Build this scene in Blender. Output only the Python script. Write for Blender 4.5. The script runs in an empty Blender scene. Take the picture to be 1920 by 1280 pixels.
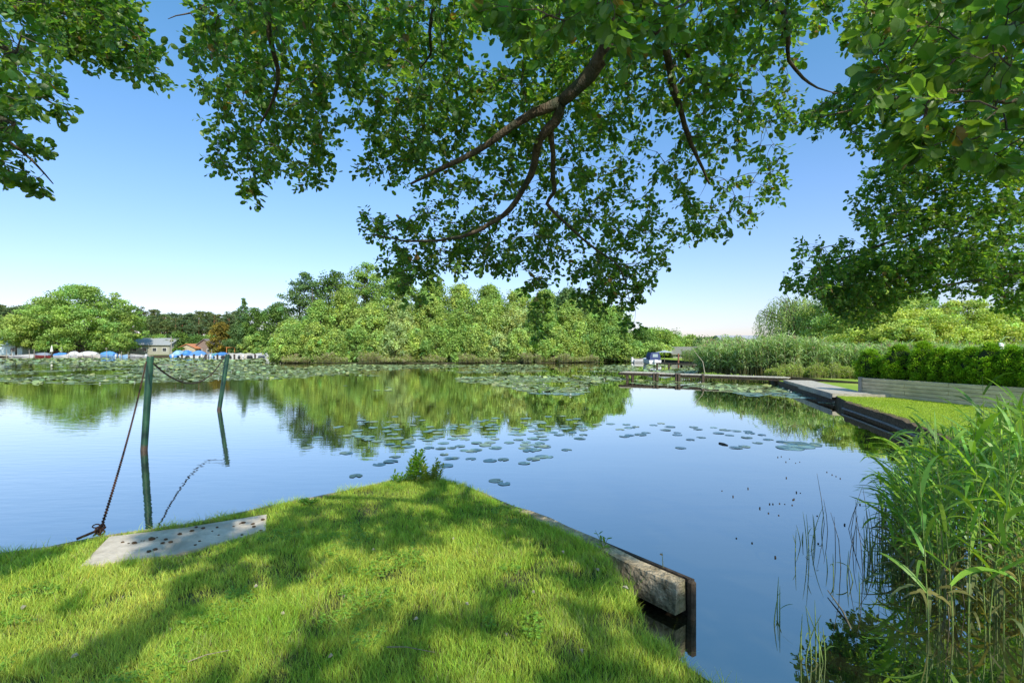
import bpy, math, random
import numpy as np
from mathutils import Vector, Matrix
random.seed(7)
RNG = np.random.default_rng(11)
S = bpy.context.scene
COL = S.collection
F = 907.0; CX = 960.0; HY = 655.0; H = 2.0          # focal length in photo pixels, principal x, horizon row, eye height

# ------------------------------------------------------------------ measuring helpers (photo pixel -> place on the ground)
def G(px, py, z=0.0):
    Y = (H - z) * F / (py - HY)
    return ((px - CX) / F * Y, Y, z)
def D(px, py, Y):
    return ((px - CX) / F * Y, Y, H - (py - HY) / F * Y)
def XX(px, Y): return (px - CX) / F * Y

# ------------------------------------------------------------------ mesh helpers
def tag(o, label=None, cat=None, group=None, kind=None):
    if label: o['label'] = label
    if cat: o['category'] = cat
    if group: o['group'] = group
    if kind: o['kind'] = kind
    return o
def link(o, parent=None):
    COL.objects.link(o)
    if parent is not None: o.parent = parent
    return o
def empty(name, loc=(0, 0, 0), rz=0.0):
    o = bpy.data.objects.new(name, None); o.location = loc; o.rotation_euler = (0, 0, rz)
    o.empty_display_size = 0.1
    return link(o)
def np_mesh(name, V, Fc, mats=(), cols=None, smooth=False, midx=None):
    """V (n,3); Fc (m,k) with one k"""
    V = np.ascontiguousarray(V, dtype=np.float32).reshape(-1, 3)
    Fc = np.ascontiguousarray(Fc, dtype=np.int32)
    me = bpy.data.meshes.new(name)
    m, k = Fc.shape
    me.vertices.add(len(V)); me.vertices.foreach_set('co', V.ravel())
    me.loops.add(m * k); me.loops.foreach_set('vertex_index', Fc.ravel())
    me.polygons.add(m); me.polygons.foreach_set('loop_start', np.arange(0, m * k, k, dtype=np.int32))
    if midx is not None: me.polygons.foreach_set('material_index', np.ascontiguousarray(midx, dtype=np.int32))
    if cols is not None:
        c = np.ones((len(V), 4), dtype=np.float32); c[:, :3] = cols
        a = me.color_attributes.new('Col', 'FLOAT_COLOR', 'POINT'); a.data.foreach_set('color', c.ravel())
    me.update(calc_edges=True)
    me.polygons.foreach_set('use_smooth', np.full(m, smooth))
    for mt in mats: me.materials.append(mt)
    return me
class MB:
    def __init__(s): s.v = []; s.f = []; s.c = []
    def add(s, vs, fs):
        b = len(s.v); s.v += [tuple(p) for p in vs]; s.f += [tuple(i + b for i in f) for f in fs]
    def box(s, c, d, rz=0, tilt=None):
        x, y, z = d[0] / 2, d[1] / 2, d[2] / 2
        vs = [Vector((a * x, b * y, e * z)) for a in (-1, 1) for b in (-1, 1) for e in (-1, 1)]
        M = Matrix.Rotation(rz, 3, 'Z')
        if tilt is not None: M = M @ tilt
        s.add([M @ v + Vector(c) for v in vs], [(0, 1, 3, 2), (4, 6, 7, 5), (0, 4, 5, 1), (2, 3, 7, 6), (0, 2, 6, 4), (1, 5, 7, 3)])
    def seg(s, a, b, w, h, bev=0.0):
        """bar from a to b (top centre line), width w, height h below"""
        a = Vector(a); b = Vector(b); d = (b - a); d.z = 0; n = Vector((-d.y, d.x, 0)).normalized() * w / 2
        dn = Vector((0, 0, -h))
        vs = [a + n, a - n, a - n + dn, a + n + dn, b + n, b - n, b - n + dn, b + n + dn]
        s.add(vs, [(0, 4, 5, 1), (1, 5, 6, 2), (2, 6, 7, 3), (3, 7, 4, 0), (0, 1, 2, 3), (4, 7, 6, 5)])
    def tube(s, pts, rad, n=6, caps=True):
        pts = [Vector(p) for p in pts]
        if not hasattr(rad, '__len__'): rad = [rad] * len(pts)
        b = len(s.v); prev = None
        for i, p in enumerate(pts):
            t = (pts[min(i + 1, len(pts) - 1)] - pts[max(i - 1, 0)])
            t = t.normalized() if t.length > 1e-9 else Vector((0, 0, 1))
            if prev is None:
                u = t.cross(Vector((0, 0, 1)) if abs(t.z) < .9 else Vector((1, 0, 0))).normalized()
            else:
                u = (prev - t * prev.dot(t)); u = u.normalized() if u.length > 1e-6 else t.orthogonal().normalized()
            prev = u; w = t.cross(u)
            for k in range(n):
                a = 2 * math.pi * k / n
                s.v.append(tuple(p + (u * math.cos(a) + w * math.sin(a)) * rad[i]))
        for i in range(len(pts) - 1):
            for k in range(n):
                k2 = (k + 1) % n
                s.f.append((b + i * n + k, b + i * n + k2, b + (i + 1) * n + k2, b + (i + 1) * n + k))
        if caps:
            s.f.append(tuple(b + k for k in range(n))[::-1]); e = b + (len(pts) - 1) * n
            s.f.append(tuple(e + k for k in range(n)))
    def loft(s, rings, closed=True, cap=True):
        b = len(s.v); n = len(rings[0])
        for r in rings: s.v += [tuple(p) for p in r]
        for i in range(len(rings) - 1):
            for k in range(n if closed else n - 1):
                k2 = (k + 1) % n
                s.f.append((b + i * n + k, b + i * n + k2, b + (i + 1) * n + k2, b + (i + 1) * n + k))
        if cap and closed:
            s.f.append(tuple(b + k for k in range(n))[::-1]); e = b + (len(rings) - 1) * n
            s.f.append(tuple(e + k for k in range(n)))
    def mesh(s, name, mat, smooth=False):
        me = bpy.data.meshes.new(name); me.from_pydata(s.v, [], s.f); me.update()
        if smooth: me.polygons.foreach_set('use_smooth', np.full(len(me.polygons), True))
        for m in (mat if isinstance(mat, (list, tuple)) else [mat]): me.materials.append(m)
        return me
    def build(s, name, mat, parent=None, smooth=False, loc=None):
        o = bpy.data.objects.new(name, s.mesh(name, mat, smooth)); link(o, parent)
        if loc is not None: o.location = loc
        return o
def bevel(o, w=.01, seg=2):
    m = o.modifiers.new('bevel', 'BEVEL'); m.width = w; m.segments = seg; m.limit_method = 'ANGLE'; return o
def copy_thing(root, loc, rz=0, scale=None, label=None, group=None, name=None):
    r = root.copy(); COL.objects.link(r); r.location = loc; r.rotation_euler = (root.rotation_euler[0], root.rotation_euler[1], rz)
    if scale is not None: r.scale = scale
    if label: r['label'] = label
    if group: r['group'] = group
    for ch in list(root.children):
        c = ch.copy(); COL.objects.link(c); c.parent = r
        for g in list(ch.children):
            d = g.copy(); COL.objects.link(d); d.parent = c
    return r

# ------------------------------------------------------------------ materials
def new_mat(name):
    m = bpy.data.materials.new(name); m.use_nodes = True; nt = m.node_tree; nt.nodes.clear()
    out = nt.nodes.new('ShaderNodeOutputMaterial'); return m, nt, out
def nd(nt, t, **kw):
    n = nt.nodes.new(t)
    for k, v in kw.items():
        if k in n.inputs.keys(): n.inputs[k].default_value = v
        else: setattr(n, k, v)
    return n
def L(nt, a, b): nt.links.new(a, b)
def rgba(c): return (c[0], c[1], c[2], 1.0)
def surf_mat(name, c1, c2, scale=8.0, rough=.7, bump=.3, detail=6, c3=None, stretch=(1, 1, 1), spec=.3, metal=0.0, bdist=.02, rot=0.0):
    m, nt, out = new_mat(name)
    tc = nd(nt, 'ShaderNodeTexCoord'); mp = nd(nt, 'ShaderNodeMapping'); mp.inputs['Scale'].default_value = stretch
    mp.inputs['Rotation'].default_value = (0, 0, rot)
    L(nt, tc.outputs['Object'], mp.inputs['Vector'])
    n1 = nd(nt, 'ShaderNodeTexNoise'); n1.inputs['Scale'].default_value = scale; n1.inputs['Detail'].default_value = detail
    n1.inputs['Roughness'].default_value = .65
    L(nt, mp.outputs[0], n1.inputs['Vector'])
    cr = nd(nt, 'ShaderNodeValToRGB'); cr.color_ramp.elements[0].position = .3; cr.color_ramp.elements[1].position = .7
    cr.color_ramp.elements[0].color = rgba(c1); cr.color_ramp.elements[1].color = rgba(c2)
    L(nt, n1.outputs['Fac'], cr.inputs[0]); colout = cr.outputs[0]
    if c3 is not None:
        n2 = nd(nt, 'ShaderNodeTexNoise'); n2.inputs['Scale'].default_value = scale * .23; n2.inputs['Detail'].default_value = 4
        L(nt, mp.outputs[0], n2.inputs['Vector'])
        mr = nd(nt, 'ShaderNodeMapRange'); mr.inputs[1].default_value = .48; mr.inputs[2].default_value = .66
        L(nt, n2.outputs['Fac'], mr.inputs[0])
        mx = nd(nt, 'ShaderNodeMix', data_type='RGBA'); L(nt, mr.outputs[0], mx.inputs[0]); L(nt, colout, mx.inputs[6])
        mx.inputs[7].default_value = rgba(c3); colout = mx.outputs[2]
    p = nd(nt, 'ShaderNodeBsdfPrincipled'); p.inputs['Roughness'].default_value = rough; p.inputs['Metallic'].default_value = metal
    p.inputs['Specular IOR Level'].default_value = spec
    L(nt, colout, p.inputs['Base Color'])
    if bump > 0:
        n3 = nd(nt, 'ShaderNodeTexNoise'); n3.inputs['Scale'].default_value = scale * 3; n3.inputs['Detail'].default_value = 5
        L(nt, mp.outputs[0], n3.inputs['Vector'])
        bp = nd(nt, 'ShaderNodeBump'); bp.inputs['Strength'].default_value = bump; bp.inputs['Distance'].default_value = bdist
        L(nt, n3.outputs['Fac'], bp.inputs['Height']); L(nt, bp.outputs[0], p.inputs['Normal'])
    L(nt, p.outputs[0], out.inputs[0]); return m
def leaf_mat(name, trans=.35, rough=.5, spec=.35, tint=(1.5, 1.45, .5), gain=1.0):
    m, nt, out = new_mat(name)
    at = nd(nt, 'ShaderNodeAttribute', attribute_name='Col')
    base = at.outputs['Color']
    g = nd(nt, 'ShaderNodeVectorMath', operation='SCALE'); L(nt, base, g.inputs[0]); g.inputs['Scale'].default_value = gain
    # small random shift per leaf
    p = nd(nt, 'ShaderNodeBsdfPrincipled'); p.inputs['Roughness'].default_value = rough
    p.inputs['Specular IOR Level'].default_value = spec
    L(nt, g.outputs[0], p.inputs['Base Color'])
    mu = nd(nt, 'ShaderNodeVectorMath', operation='MULTIPLY'); L(nt, g.outputs[0], mu.inputs[0]); mu.inputs[1].default_value = tint
    t = nd(nt, 'ShaderNodeBsdfTranslucent'); L(nt, mu.outputs[0], t.inputs['Color'])
    mx = nd(nt, 'ShaderNodeMixShader'); mx.inputs[0].default_value = trans
    L(nt, p.outputs[0], mx.inputs[1]); L(nt, t.outputs[0], mx.inputs[2]); L(nt, mx.outputs[0], out.inputs[0])
    return m

M_bark = surf_mat('bark', (.05, .035, .022), (.24, .18, .12), scale=9, rough=.9, bump=.9, stretch=(3, 3, .7), c3=(.07, .08, .05), bdist=.03)
M_bark_far = surf_mat('bark_far', (.06, .05, .04), (.16, .14, .11), scale=2, rough=.9, bump=0)
M_pinebark = surf_mat('pine_bark', (.22, .10, .05), (.34, .17, .09), scale=2, rough=.9, bump=0)
M_leaf_near = leaf_mat('alder_leaf', trans=.54, rough=.38, spec=.45, tint=(1.9, 1.9, .5))
M_leaf_far = leaf_mat('tree_leaf', trans=.34, rough=.6, spec=.2)
M_hedge = leaf_mat('thuja_leaf', trans=.25, rough=.6, spec=.2)
M_grass = leaf_mat('grass_blade', trans=.38, rough=.5, spec=.3, tint=(1.5, 1.4, .5))
M_reed = leaf_mat('reed_leaf', trans=.35, rough=.42, spec=.4, tint=(1.5, 1.5, .5))
M_padfar = leaf_mat('lily_pad_far', trans=.03, rough=.5, spec=.3)
M_pad = leaf_mat('lily_pad', trans=.03, rough=.30, spec=.75)
M_soil = surf_mat('soil', (.03, .035, .015), (.075, .095, .025), scale=14, rough=.95, bump=.4, c3=(.08, .07, .04))
M_concrete = surf_mat('concrete', (.50, .42, .32), (.74, .64, .51), scale=11, rough=.85, bump=.35, c3=(.42, .35, .26))
M_curb = surf_mat('old_curb', (.20, .15, .08), (.70, .56, .38), scale=9, rough=.9, bump=1.0, c3=(.10, .11, .05), bdist=.04)
M_darkwood = surf_mat('wet_timber', (.025, .018, .011), (.11, .08, .055), scale=14, rough=.75, bump=.6, stretch=(1, 1, 1))
M_wood = surf_mat('grey_boards', (.28, .24, .18), (.50, .44, .35), scale=7, rough=.8, bump=.4, stretch=(1, 1, 1), c3=(.26, .25, .22))
M_deck = surf_mat('deck_boards', (.36, .31, .24), (.62, .55, .44), scale=9, rough=.8, bump=.3)
M_white = surf_mat('white_gelcoat', (.70, .69, .66), (.80, .79, .77), scale=3, rough=.4, bump=0)
M_rust = surf_mat('rusty_chain', (.035, .022, .016), (.16, .07, .04), scale=60, rough=.7, bump=.3, metal=.4)
M_clod = surf_mat('clod', (.04, .025, .013), (.16, .10, .055), scale=40, rough=.95, bump=.6)

def post_mat():
    m, nt, out = new_mat('green_post_paint')
    tc = nd(nt, 'ShaderNodeTexCoord'); sp = nd(nt, 'ShaderNodeSeparateXYZ'); L(nt, tc.outputs['Object'], sp.inputs[0])
    n = nd(nt, 'ShaderNodeTexNoise'); n.inputs['Scale'].default_value = 5; n.inputs['Detail'].default_value = 6; L(nt, tc.outputs['Object'], n.inputs['Vector'])
    cr = nd(nt, 'ShaderNodeValToRGB'); cr.color_ramp.elements[0].position = .35; cr.color_ramp.elements[1].position = .7
    cr.color_ramp.elements[0].color = (.006, .035, .024, 1); cr.color_ramp.elements[1].color = (.03, .11, .05, 1); L(nt, n.outputs['Fac'], cr.inputs[0])
    ad = nd(nt, 'ShaderNodeMath', operation='MULTIPLY_ADD'); ad.inputs[1].default_value = .12; L(nt, n.outputs['Fac'], ad.inputs[0]); L(nt, sp.outputs[2], ad.inputs[2])
    r = nd(nt, 'ShaderNodeMapRange'); r.inputs[1].default_value = .19; r.inputs[2].default_value = .13; L(nt, ad.outputs[0], r.inputs[0])
    mx = nd(nt, 'ShaderNodeMix', data_type='RGBA'); L(nt, r.outputs[0], mx.inputs[0]); L(nt, cr.outputs[0], mx.inputs[6]); mx.inputs[7].default_value = (.07, .05, .035, 1)
    p = nd(nt, 'ShaderNodeBsdfPrincipled'); p.inputs['Roughness'].default_value = .45; L(nt, mx.outputs[2], p.inputs['Base Color']); L(nt, p.outputs[0], out.inputs[0])
    return m
M_post = post_mat()

def water_mat():
    m, nt, out = new_mat('lake_water')
    tc = nd(nt, 'ShaderNodeTexCoord')
    mp = nd(nt, 'ShaderNodeMapping'); mp.inputs['Scale'].default_value = (.8, 2.6, 1); mp.inputs['Rotation'].default_value = (0, 0, .12)
    L(nt, tc.outputs['Object'], mp.inputs['Vector'])
    n1 = nd(nt, 'ShaderNodeTexNoise'); n1.inputs['Scale'].default_value = 2.4; n1.inputs['Detail'].default_value = 2; L(nt, mp.outputs[0], n1.inputs['Vector'])
    n2 = nd(nt, 'ShaderNodeTexNoise'); n2.inputs['Scale'].default_value = .35; n2.inputs['Detail'].default_value = 2; L(nt, mp.outputs[0], n2.inputs['Vector'])
    # ripples live mostly on the left, open side of the lake and fade to calm on the sheltered right side
    n4 = nd(nt, 'ShaderNodeTexNoise'); n4.inputs['Scale'].default_value = .06; n4.inputs['Detail'].default_value = 2; L(nt, tc.outputs['Object'], n4.inputs['Vector'])
    sp = nd(nt, 'ShaderNodeSeparateXYZ'); L(nt, tc.outputs['Object'], sp.inputs[0])
    mr = nd(nt, 'ShaderNodeMapRange'); mr.inputs[1].default_value = 1.0; mr.inputs[2].default_value = -8.0; mr.inputs[3].default_value = .22; mr.inputs[4].default_value = 1.0
    L(nt, sp.outputs[0], mr.inputs[0])
    mul = nd(nt, 'ShaderNodeMath', operation='MULTIPLY'); L(nt, n4.outputs['Fac'], mul.inputs[0]); L(nt, mr.outputs[0], mul.inputs[1])
    b1 = nd(nt, 'ShaderNodeBump'); b1.inputs['Distance'].default_value = .0045; L(nt, mul.outputs[0], b1.inputs['Strength']); L(nt, n1.outputs['Fac'], b1.inputs['Height'])
    b2 = nd(nt, 'ShaderNodeBump'); b2.inputs['Strength'].default_value = .2; b2.inputs['Distance'].default_value = .008
    L(nt, n2.outputs['Fac'], b2.inputs['Height']); L(nt, b1.outputs[0], b2.inputs['Normal'])
    gl = nd(nt, 'ShaderNodeBsdfGlossy'); gl.inputs['Roughness'].default_value = .012; gl.inputs['Color'].default_value = (.95, .94, .88, 1)
    L(nt, b2.outputs[0], gl.inputs['Normal'])
    n3 = nd(nt, 'ShaderNodeTexNoise'); n3.inputs['Scale'].default_value = .5; L(nt, tc.outputs['Object'], n3.inputs['Vector'])
    cr = nd(nt, 'ShaderNodeValToRGB'); cr.color_ramp.elements[0].color = (.014, .016, .009, 1); cr.color_ramp.elements[1].color = (.034, .034, .018, 1); L(nt, n3.outputs['Fac'], cr.inputs[0])
    df = nd(nt, 'ShaderNodeBsdfDiffuse'); L(nt, cr.outputs[0], df.inputs['Color'])
    lw = nd(nt, 'ShaderNodeFresnel'); lw.inputs['IOR'].default_value = 1.33; L(nt, b2.outputs[0], lw.inputs['Normal'])
    r2 = nd(nt, 'ShaderNodeMapRange'); r2.inputs[1].default_value = .02; r2.inputs[2].default_value = .55; r2.inputs[3].default_value = .53; r2.inputs[4].default_value = .97
    L(nt, lw.outputs[0], r2.inputs[0])
    mx = nd(nt, 'ShaderNodeMixShader'); L(nt, r2.outputs[0], mx.inputs[0]); L(nt, df.outputs[0], mx.inputs[1]); L(nt, gl.outputs[0], mx.inputs[2])
    L(nt, mx.outputs[0], out.inputs[0]); return m
M_water = water_mat()

def lawn_mat(name, a, b, c):
    return surf_mat(name, a, b, scale=3.0, rough=.95, bump=.5, c3=c, spec=.1)
M_lawn = lawn_mat('mown_lawn', (.18, .29, .03), (.30, .40, .05), (.34, .40, .07))
M_farland = lawn_mat('far_meadow', (.12, .17, .04), (.22, .26, .07), (.28, .28, .12))

# ------------------------------------------------------------------ leaves in bulk (vectorised)
def unit(a): return a / np.maximum(np.linalg.norm(a, axis=-1, keepdims=True), 1e-9)
def frames(nrm, up=None):
    nrm = unit(nrm); r = RNG.normal(size=nrm.shape) if up is None else up
    u = unit(r - nrm * (r * nrm).sum(-1, keepdims=True)); v = np.cross(nrm, u); return nrm, u, v
RH_V = np.array([(0, 0, 0), (.5, .5, 0), (1, 0, 0), (.5, -.5, 0)]); RH_F = np.array([(0, 1, 2, 3)])
A_V = np.array([(0, 0, 0), (1, 0, .02), (.33, 0, -.05), (.70, 0, -.05),
                (.16, .24, .02), (.52, .44, .05), (.88, .30, .03), (.16, -.24, .02), (.52, -.44, .05), (.88, -.30, .03)])
A_F = np.array([(0, 2, 4), (2, 5, 4), (2, 3, 5), (3, 6, 5), (3, 1, 6), (0, 7, 2), (2, 7, 8), (2, 8, 3), (3, 8, 9), (3, 9, 1)])
def leaf_geom(P, N, U, V_, ln, wd, tv, tf, col):
    """instances a template leaf: u = along leaf, v = across, n = normal"""
    n = len(P); k = len(tv)
    W = P[:, None, :] + U[:, None, :] * (tv[None, :, 0:1] * ln[:, None, None]) + V_[:, None, :] * (tv[None, :, 1:2] * wd[:, None, None]) + N[:, None, :] * (tv[None, :, 2:3] * ln[:, None, None])
    Fc = (tf[None, :, :] + (np.arange(n) * k)[:, None, None]).reshape(-1, tf.shape[1])
    return W.reshape(-1, 3), Fc, np.repeat(col, k, axis=0)
def join(parts):
    vs, fs, cs = [], [], []; b = 0
    for v, f, c in parts: vs.append(v); fs.append(f + b); cs.append(c); b += len(v)
    return np.concatenate(vs), np.concatenate(fs), np.concatenate(cs)
def jitter_col(base, n, amt=.18, hue=.12):
    base = np.array(base); k = 1 + RNG.normal(size=(n, 1)) * amt; h = RNG.normal(size=(n, 1)) * hue
    c = np.repeat(base[None], n, 0) * np.clip(k, .45, 1.8); c[:, 0:1] *= 1 + np.clip(h, -.25, .12); c[:, 2:3] *= 1 - h
    return np.clip(c, .002, .9)

# ------------------------------------------------------------------ mid and far trees
def clump_leaves(C, R, n, size, base, flat=.62, up=.35, cj=.16):
    """C (k,3) clump centres, R (k,) radii, n leaves per clump"""
    k = len(C); idx = np.repeat(np.arange(k), n); m = len(idx)
    d = RNG.normal(size=(m, 3)); d[:, 2] += up; d = unit(d)
    rr = RNG.uniform(.3, 1.0, m) ** .6 * np.where(RNG.random(m) < .12, 1.35, 1.0)
    P = C[idx] + d * (R[idx] * rr)[:, None] * np.array([1, 1, flat])
    N = d * .8 + RNG.normal(size=(m, 3)) * .6 + np.array([0, 0, .3])
    N, U, V_ = frames(N)
    cc = jitter_col(base, k, cj, .09)[idx] * (1 + RNG.normal(size=(m, 1)) * .2)
    s = RNG.uniform(.7, 1.35, m) * size
    return leaf_geom(P, N, U, V_, s, s * .8, RH_V, RH_F, np.clip(cc, .004, .9))
def broad_tree(h, rad, base, crown0=.12, K=80, n=90, size=.26, layered=False, top=.5, seed=0, stems=1, rc=None, spire=0.0):
    """returns (trunk MB, foliage mesh data) for a broadleaf tree at the origin"""
    rs = np.random.default_rng(seed)
    z0 = h * crown0; hz = (h - z0)
    t = rs.uniform(0, 1, K) ** .85
    prof = np.sin(np.pi * np.clip(t * .86 + .12, 0, 1)) ** .55 * (1 - spire * t ** 1.5)
    if layered: t = (np.round(t * 8) + rs.normal(size=K) * .26) / 8
    a = rs.uniform(0, 2 * np.pi, K); q = rs.uniform(.35, 1.0, K) ** .55
    wob = 1 + .24 * np.sin(3 * a + rs.uniform(0, 6)) * np.sin(5 * t + rs.uniform(0, 6))
    r = rad * prof * q * wob * rs.uniform(.82, 1.12, K)
    C = np.stack([r * np.cos(a), r * np.sin(a), z0 + t * hz * .93], 1)
    C = np.concatenate([C, [[rad * .08, 0, h * .94], [-rad * .2, rad * .1, h * .87], [rad * .25, -rad * .1, h * .84]]])
    R = (rc or rad * .26) * rs.uniform(.6, 1.25, len(C))
    geo = clump_leaves(C, R, n, size, base, flat=.52 if layered else (1.15 if spire else .85))
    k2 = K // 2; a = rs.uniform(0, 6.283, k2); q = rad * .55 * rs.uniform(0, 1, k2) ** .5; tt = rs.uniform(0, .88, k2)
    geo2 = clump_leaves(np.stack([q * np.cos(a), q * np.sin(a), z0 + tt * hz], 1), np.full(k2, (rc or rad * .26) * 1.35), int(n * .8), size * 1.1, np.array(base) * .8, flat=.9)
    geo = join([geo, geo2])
    mb = MB()
    for s in range(stems):
        ox = rs.normal() * rad * .12 * (stems > 1); oy = rs.normal() * rad * .12 * (stems > 1)
        pts = [(ox, oy, -.3), (ox * 1.3, oy * 1.2, h * .3), (ox * 1.8, oy * 1.6, h * .6), (ox * 1.5, oy, h * .88)]
        r0 = .016 * h + .05
        mb.tube(pts, [r0, r0 * .75, r0 * .45, r0 * .12], 7)
    for i in range(0, len(C), 3):
        c = C[i]; zz = max(.12 * h, c[2] - .25 * math.hypot(c[0], c[1]) - .05 * h)
        mb.tube([(0, 0, zz), (c[0] * .5, c[1] * .5, (zz + c[2]) / 2 + .1), tuple(c)], [.006 * h, .004 * h, .012], 4, caps=False)
    return mb, geo
def willow_tree(h, rad, base, seed=0, nst=420, size=.2):
    rs = np.random.default_rng(seed); P = []; N = []; mb = MB()
    mb.tube([(0, 0, -.2), (.2, 0, h * .4), (0, .1, h * .75)], [.28, .22, .08], 8)
    for i in range(nst):
        a = rs.uniform(0, 2 * np.pi); e = rs.uniform(.1, 1) ** .6
        r = rad * e * (1 + .18 * math.sin(3 * a + 1) + .08 * math.sin(7 * a)); zt = h * (1 - .10 * (1 + math.sin(2 * a + .6)) * e) * (.62 + .36 * math.sqrt(max(0, 1 - e * e))) * rs.uniform(.92, 1.03)
        ln = min(zt - .4, rs.uniform(.2, .85) * h)
        x, y = r * math.cos(a), r * math.sin(a)
        if i % 8 == 0: mb.tube([(0, 0, h * .45), (x * .5, y * .5, zt * .9), (x, y, zt)], [.09, .05, .02], 4, caps=False)
        k = int(ln / .10)
        tt = np.linspace(0, 1, k); sw = rs.normal(size=2) * .25
        pts = np.stack([x + np.cos(a) * .35 * np.sqrt(tt) + sw[0] * tt + rs.normal(size=k) * .06, y + np.sin(a) * .35 * np.sqrt(tt) + sw[1] * tt + rs.normal(size=k) * .06, zt - tt * ln], 1)
        P.append(pts); N.append(np.repeat([[math.cos(a), math.sin(a), .3]], k, 0))
    P = np.concatenate(P); N = np.concatenate(N) + RNG.normal(size=(len(P), 3)) * .5
    N, U, V_ = frames(N, up=np.repeat([[0, 0, -1.0]], len(P), 0) + RNG.normal(size=P.shape) * .45)
    s = RNG.uniform(.7, 1.3, len(P)) * size
    return mb, leaf_geom(P, N, U, V_, s, s * .38, RH_V, RH_F, jitter_col(base, len(P), .22))
def pine_tree(h, rad, base, seed=0, lean=0.):
    rs = np.random.default_rng(seed); mb = MB()
    mb.tube([(0, 0, -.2), (lean * .4, 0, h * .4), (lean, .2, h * .72), (lean * 1.1, .1, h * .93)], [.24, .19, .12, .04], 7)
    K = 34; t = rs.uniform(.0, 1, K); a = rs.uniform(0, 6.283, K)
    r = rad * np.sqrt(np.clip(1 - (t - .35) ** 2 * 1.7, .1, 1)) * rs.uniform(.3, 1, K)
    C = np.stack([lean + r * np.cos(a), r * np.sin(a), h * (.56 + .42 * t)], 1)
    R = rad * .3 * rs.uniform(.7, 1.2, K)
    geo = clump_leaves(C, R, 55, .42, base, flat=.5)
    for c in C[::2]: mb.tube([(lean * .9, 0, c[2] - .8), (c[0], c[1], c[2])], [.06, .02], 4, caps=False)
    for j in range(5):
        aa = rs.uniform(0, 6.28); zz = h * rs.uniform(.3, .55)
        mb.tube([(lean * .6, 0, zz), (lean * .6 + math.cos(aa) * 1.3, math.sin(aa) * 1.3, zz + .5)], [.05, .015], 4, caps=False)
    return mb, geo
def conic_tree(h, rad, base, seed=0, size=.28, z0=.08):
    rs = np.random.default_rng(seed); mb = MB(); mb.tube([(0, 0, -.2), (0, 0, h * .5), (.05, 0, h * .97)], [.018 * h, .011 * h, .01], 7)
    C = []; R = []
    lv = 26
    for i in range(lv):
        t = i / (lv - 1); z = h * (z0 + (1 - z0) * t); rr = rad * (1 - t) ** .85 + .12
        k = max(2, int(8 * (1 - t) + 2)); a0 = rs.uniform(0, 6)
        for j in range(k):
            a = a0 + 6.283 * j / k + rs.normal() * .2; q = rr * rs.uniform(.5, 1.02)
            C.append((q * math.cos(a), q * math.sin(a), z - q * .16)); R.append(.2 * rad * (1 - t * .6) * rs.uniform(.8, 1.3))
            if j % 2 == 0: mb.tube([(0, 0, z + .1), C[-1]], [.03, .01], 4, caps=False)
    geo = clump_leaves(np.array(C), np.array(R) * 1.5, 90, size * 1.1, base, flat=.6)
    return mb, geo
def make_tree(name, data, loc, label, group=None, mat=None, bark=None, cat='tree', rz=0, leafname='crown', scale=None):
    mb, geo = data
    r = empty(name, loc, rz); tag(r, label, cat, group)
    mb.build('trunk', bark or M_bark_far, r, smooth=True)
    o = bpy.data.objects.new(leafname, np_mesh(leafname, geo[0], geo[1], [mat or M_leaf_far], geo[2])); link(o, r)
    if scale: r.scale = scale
    return r

# ================================================================== SETTING
def sheet(name, outline, z, mat, n=None, holes=None):
    me = bpy.data.meshes.new(name); me.from_pydata([(x, y, z) for x, y in outline], [], [tuple(range(len(outline)))]); me.update()
    me.materials.append(mat); o = bpy.data.objects.new(name, me); link(o); tag(o, kind='structure'); return o
# the lake
w = sheet('water', [(-3500, -400), (3500, -400), (3500, 5000), (-3500, 5000)], 0.0, M_water)
M_bankside = surf_mat('bank_side', (.03, .022, .014), (.12, .10, .055), scale=5, rough=.95, bump=.6)
def land(name, outline, z, mat, skirt=.8):
    """flat land with a vertical bank down below the water"""
    n = len(outline)
    vs = [(x, y, z) for x, y in outline] + [(x, y, z - skirt) for x, y in outline]
    fs = [tuple(range(n))] + [(i, (i + 1) % n, n + (i + 1) % n, n + i)[::-1] for i in range(n)]
    me = bpy.data.meshes.new(name); me.from_pydata(vs, [], fs); me.update()
    me.materials.append(mat); me.materials.append(M_bankside); me.polygons.foreach_set('material_index', [0] + [1] * n)
    o = bpy.data.objects.new(name, me); link(o); tag(o, kind='structure'); return o
def g2(px, py, z): a = G(px, py, z); return (a[0], a[1])

GZ = .30
# the near lawn: a pointed spit of land
left_edge = [g2(0, 1040, GZ), g2(90, 1028, GZ), g2(185, 1009, GZ), g2(350, 985, GZ), g2(500, 952, GZ), g2(610, 930, GZ), g2(700, 911, GZ), g2(745, 900, GZ)]
tip = [g2(800, 893, GZ), g2(850, 903, GZ)]
right_edge = [g2(920, 935, GZ), g2(1010, 975, GZ), g2(1095, 1020, GZ), g2(1150, 1065, GZ), g2(1180, 1100, GZ), g2(1195, 1140, GZ), g2(1222, 1185, GZ), g2(1290, 1245, GZ), g2(1360, 1290, GZ)]
near_outline = [(-30, -30), (-30, -3.0), (-9, 1.7)] + left_edge + tip + right_edge + [(1.5, 1.7), (2.4, 1.0), (6, .2), (30, -4), (30, -30)]
land('near_ground', near_outline, GZ - .015, M_soil)

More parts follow.
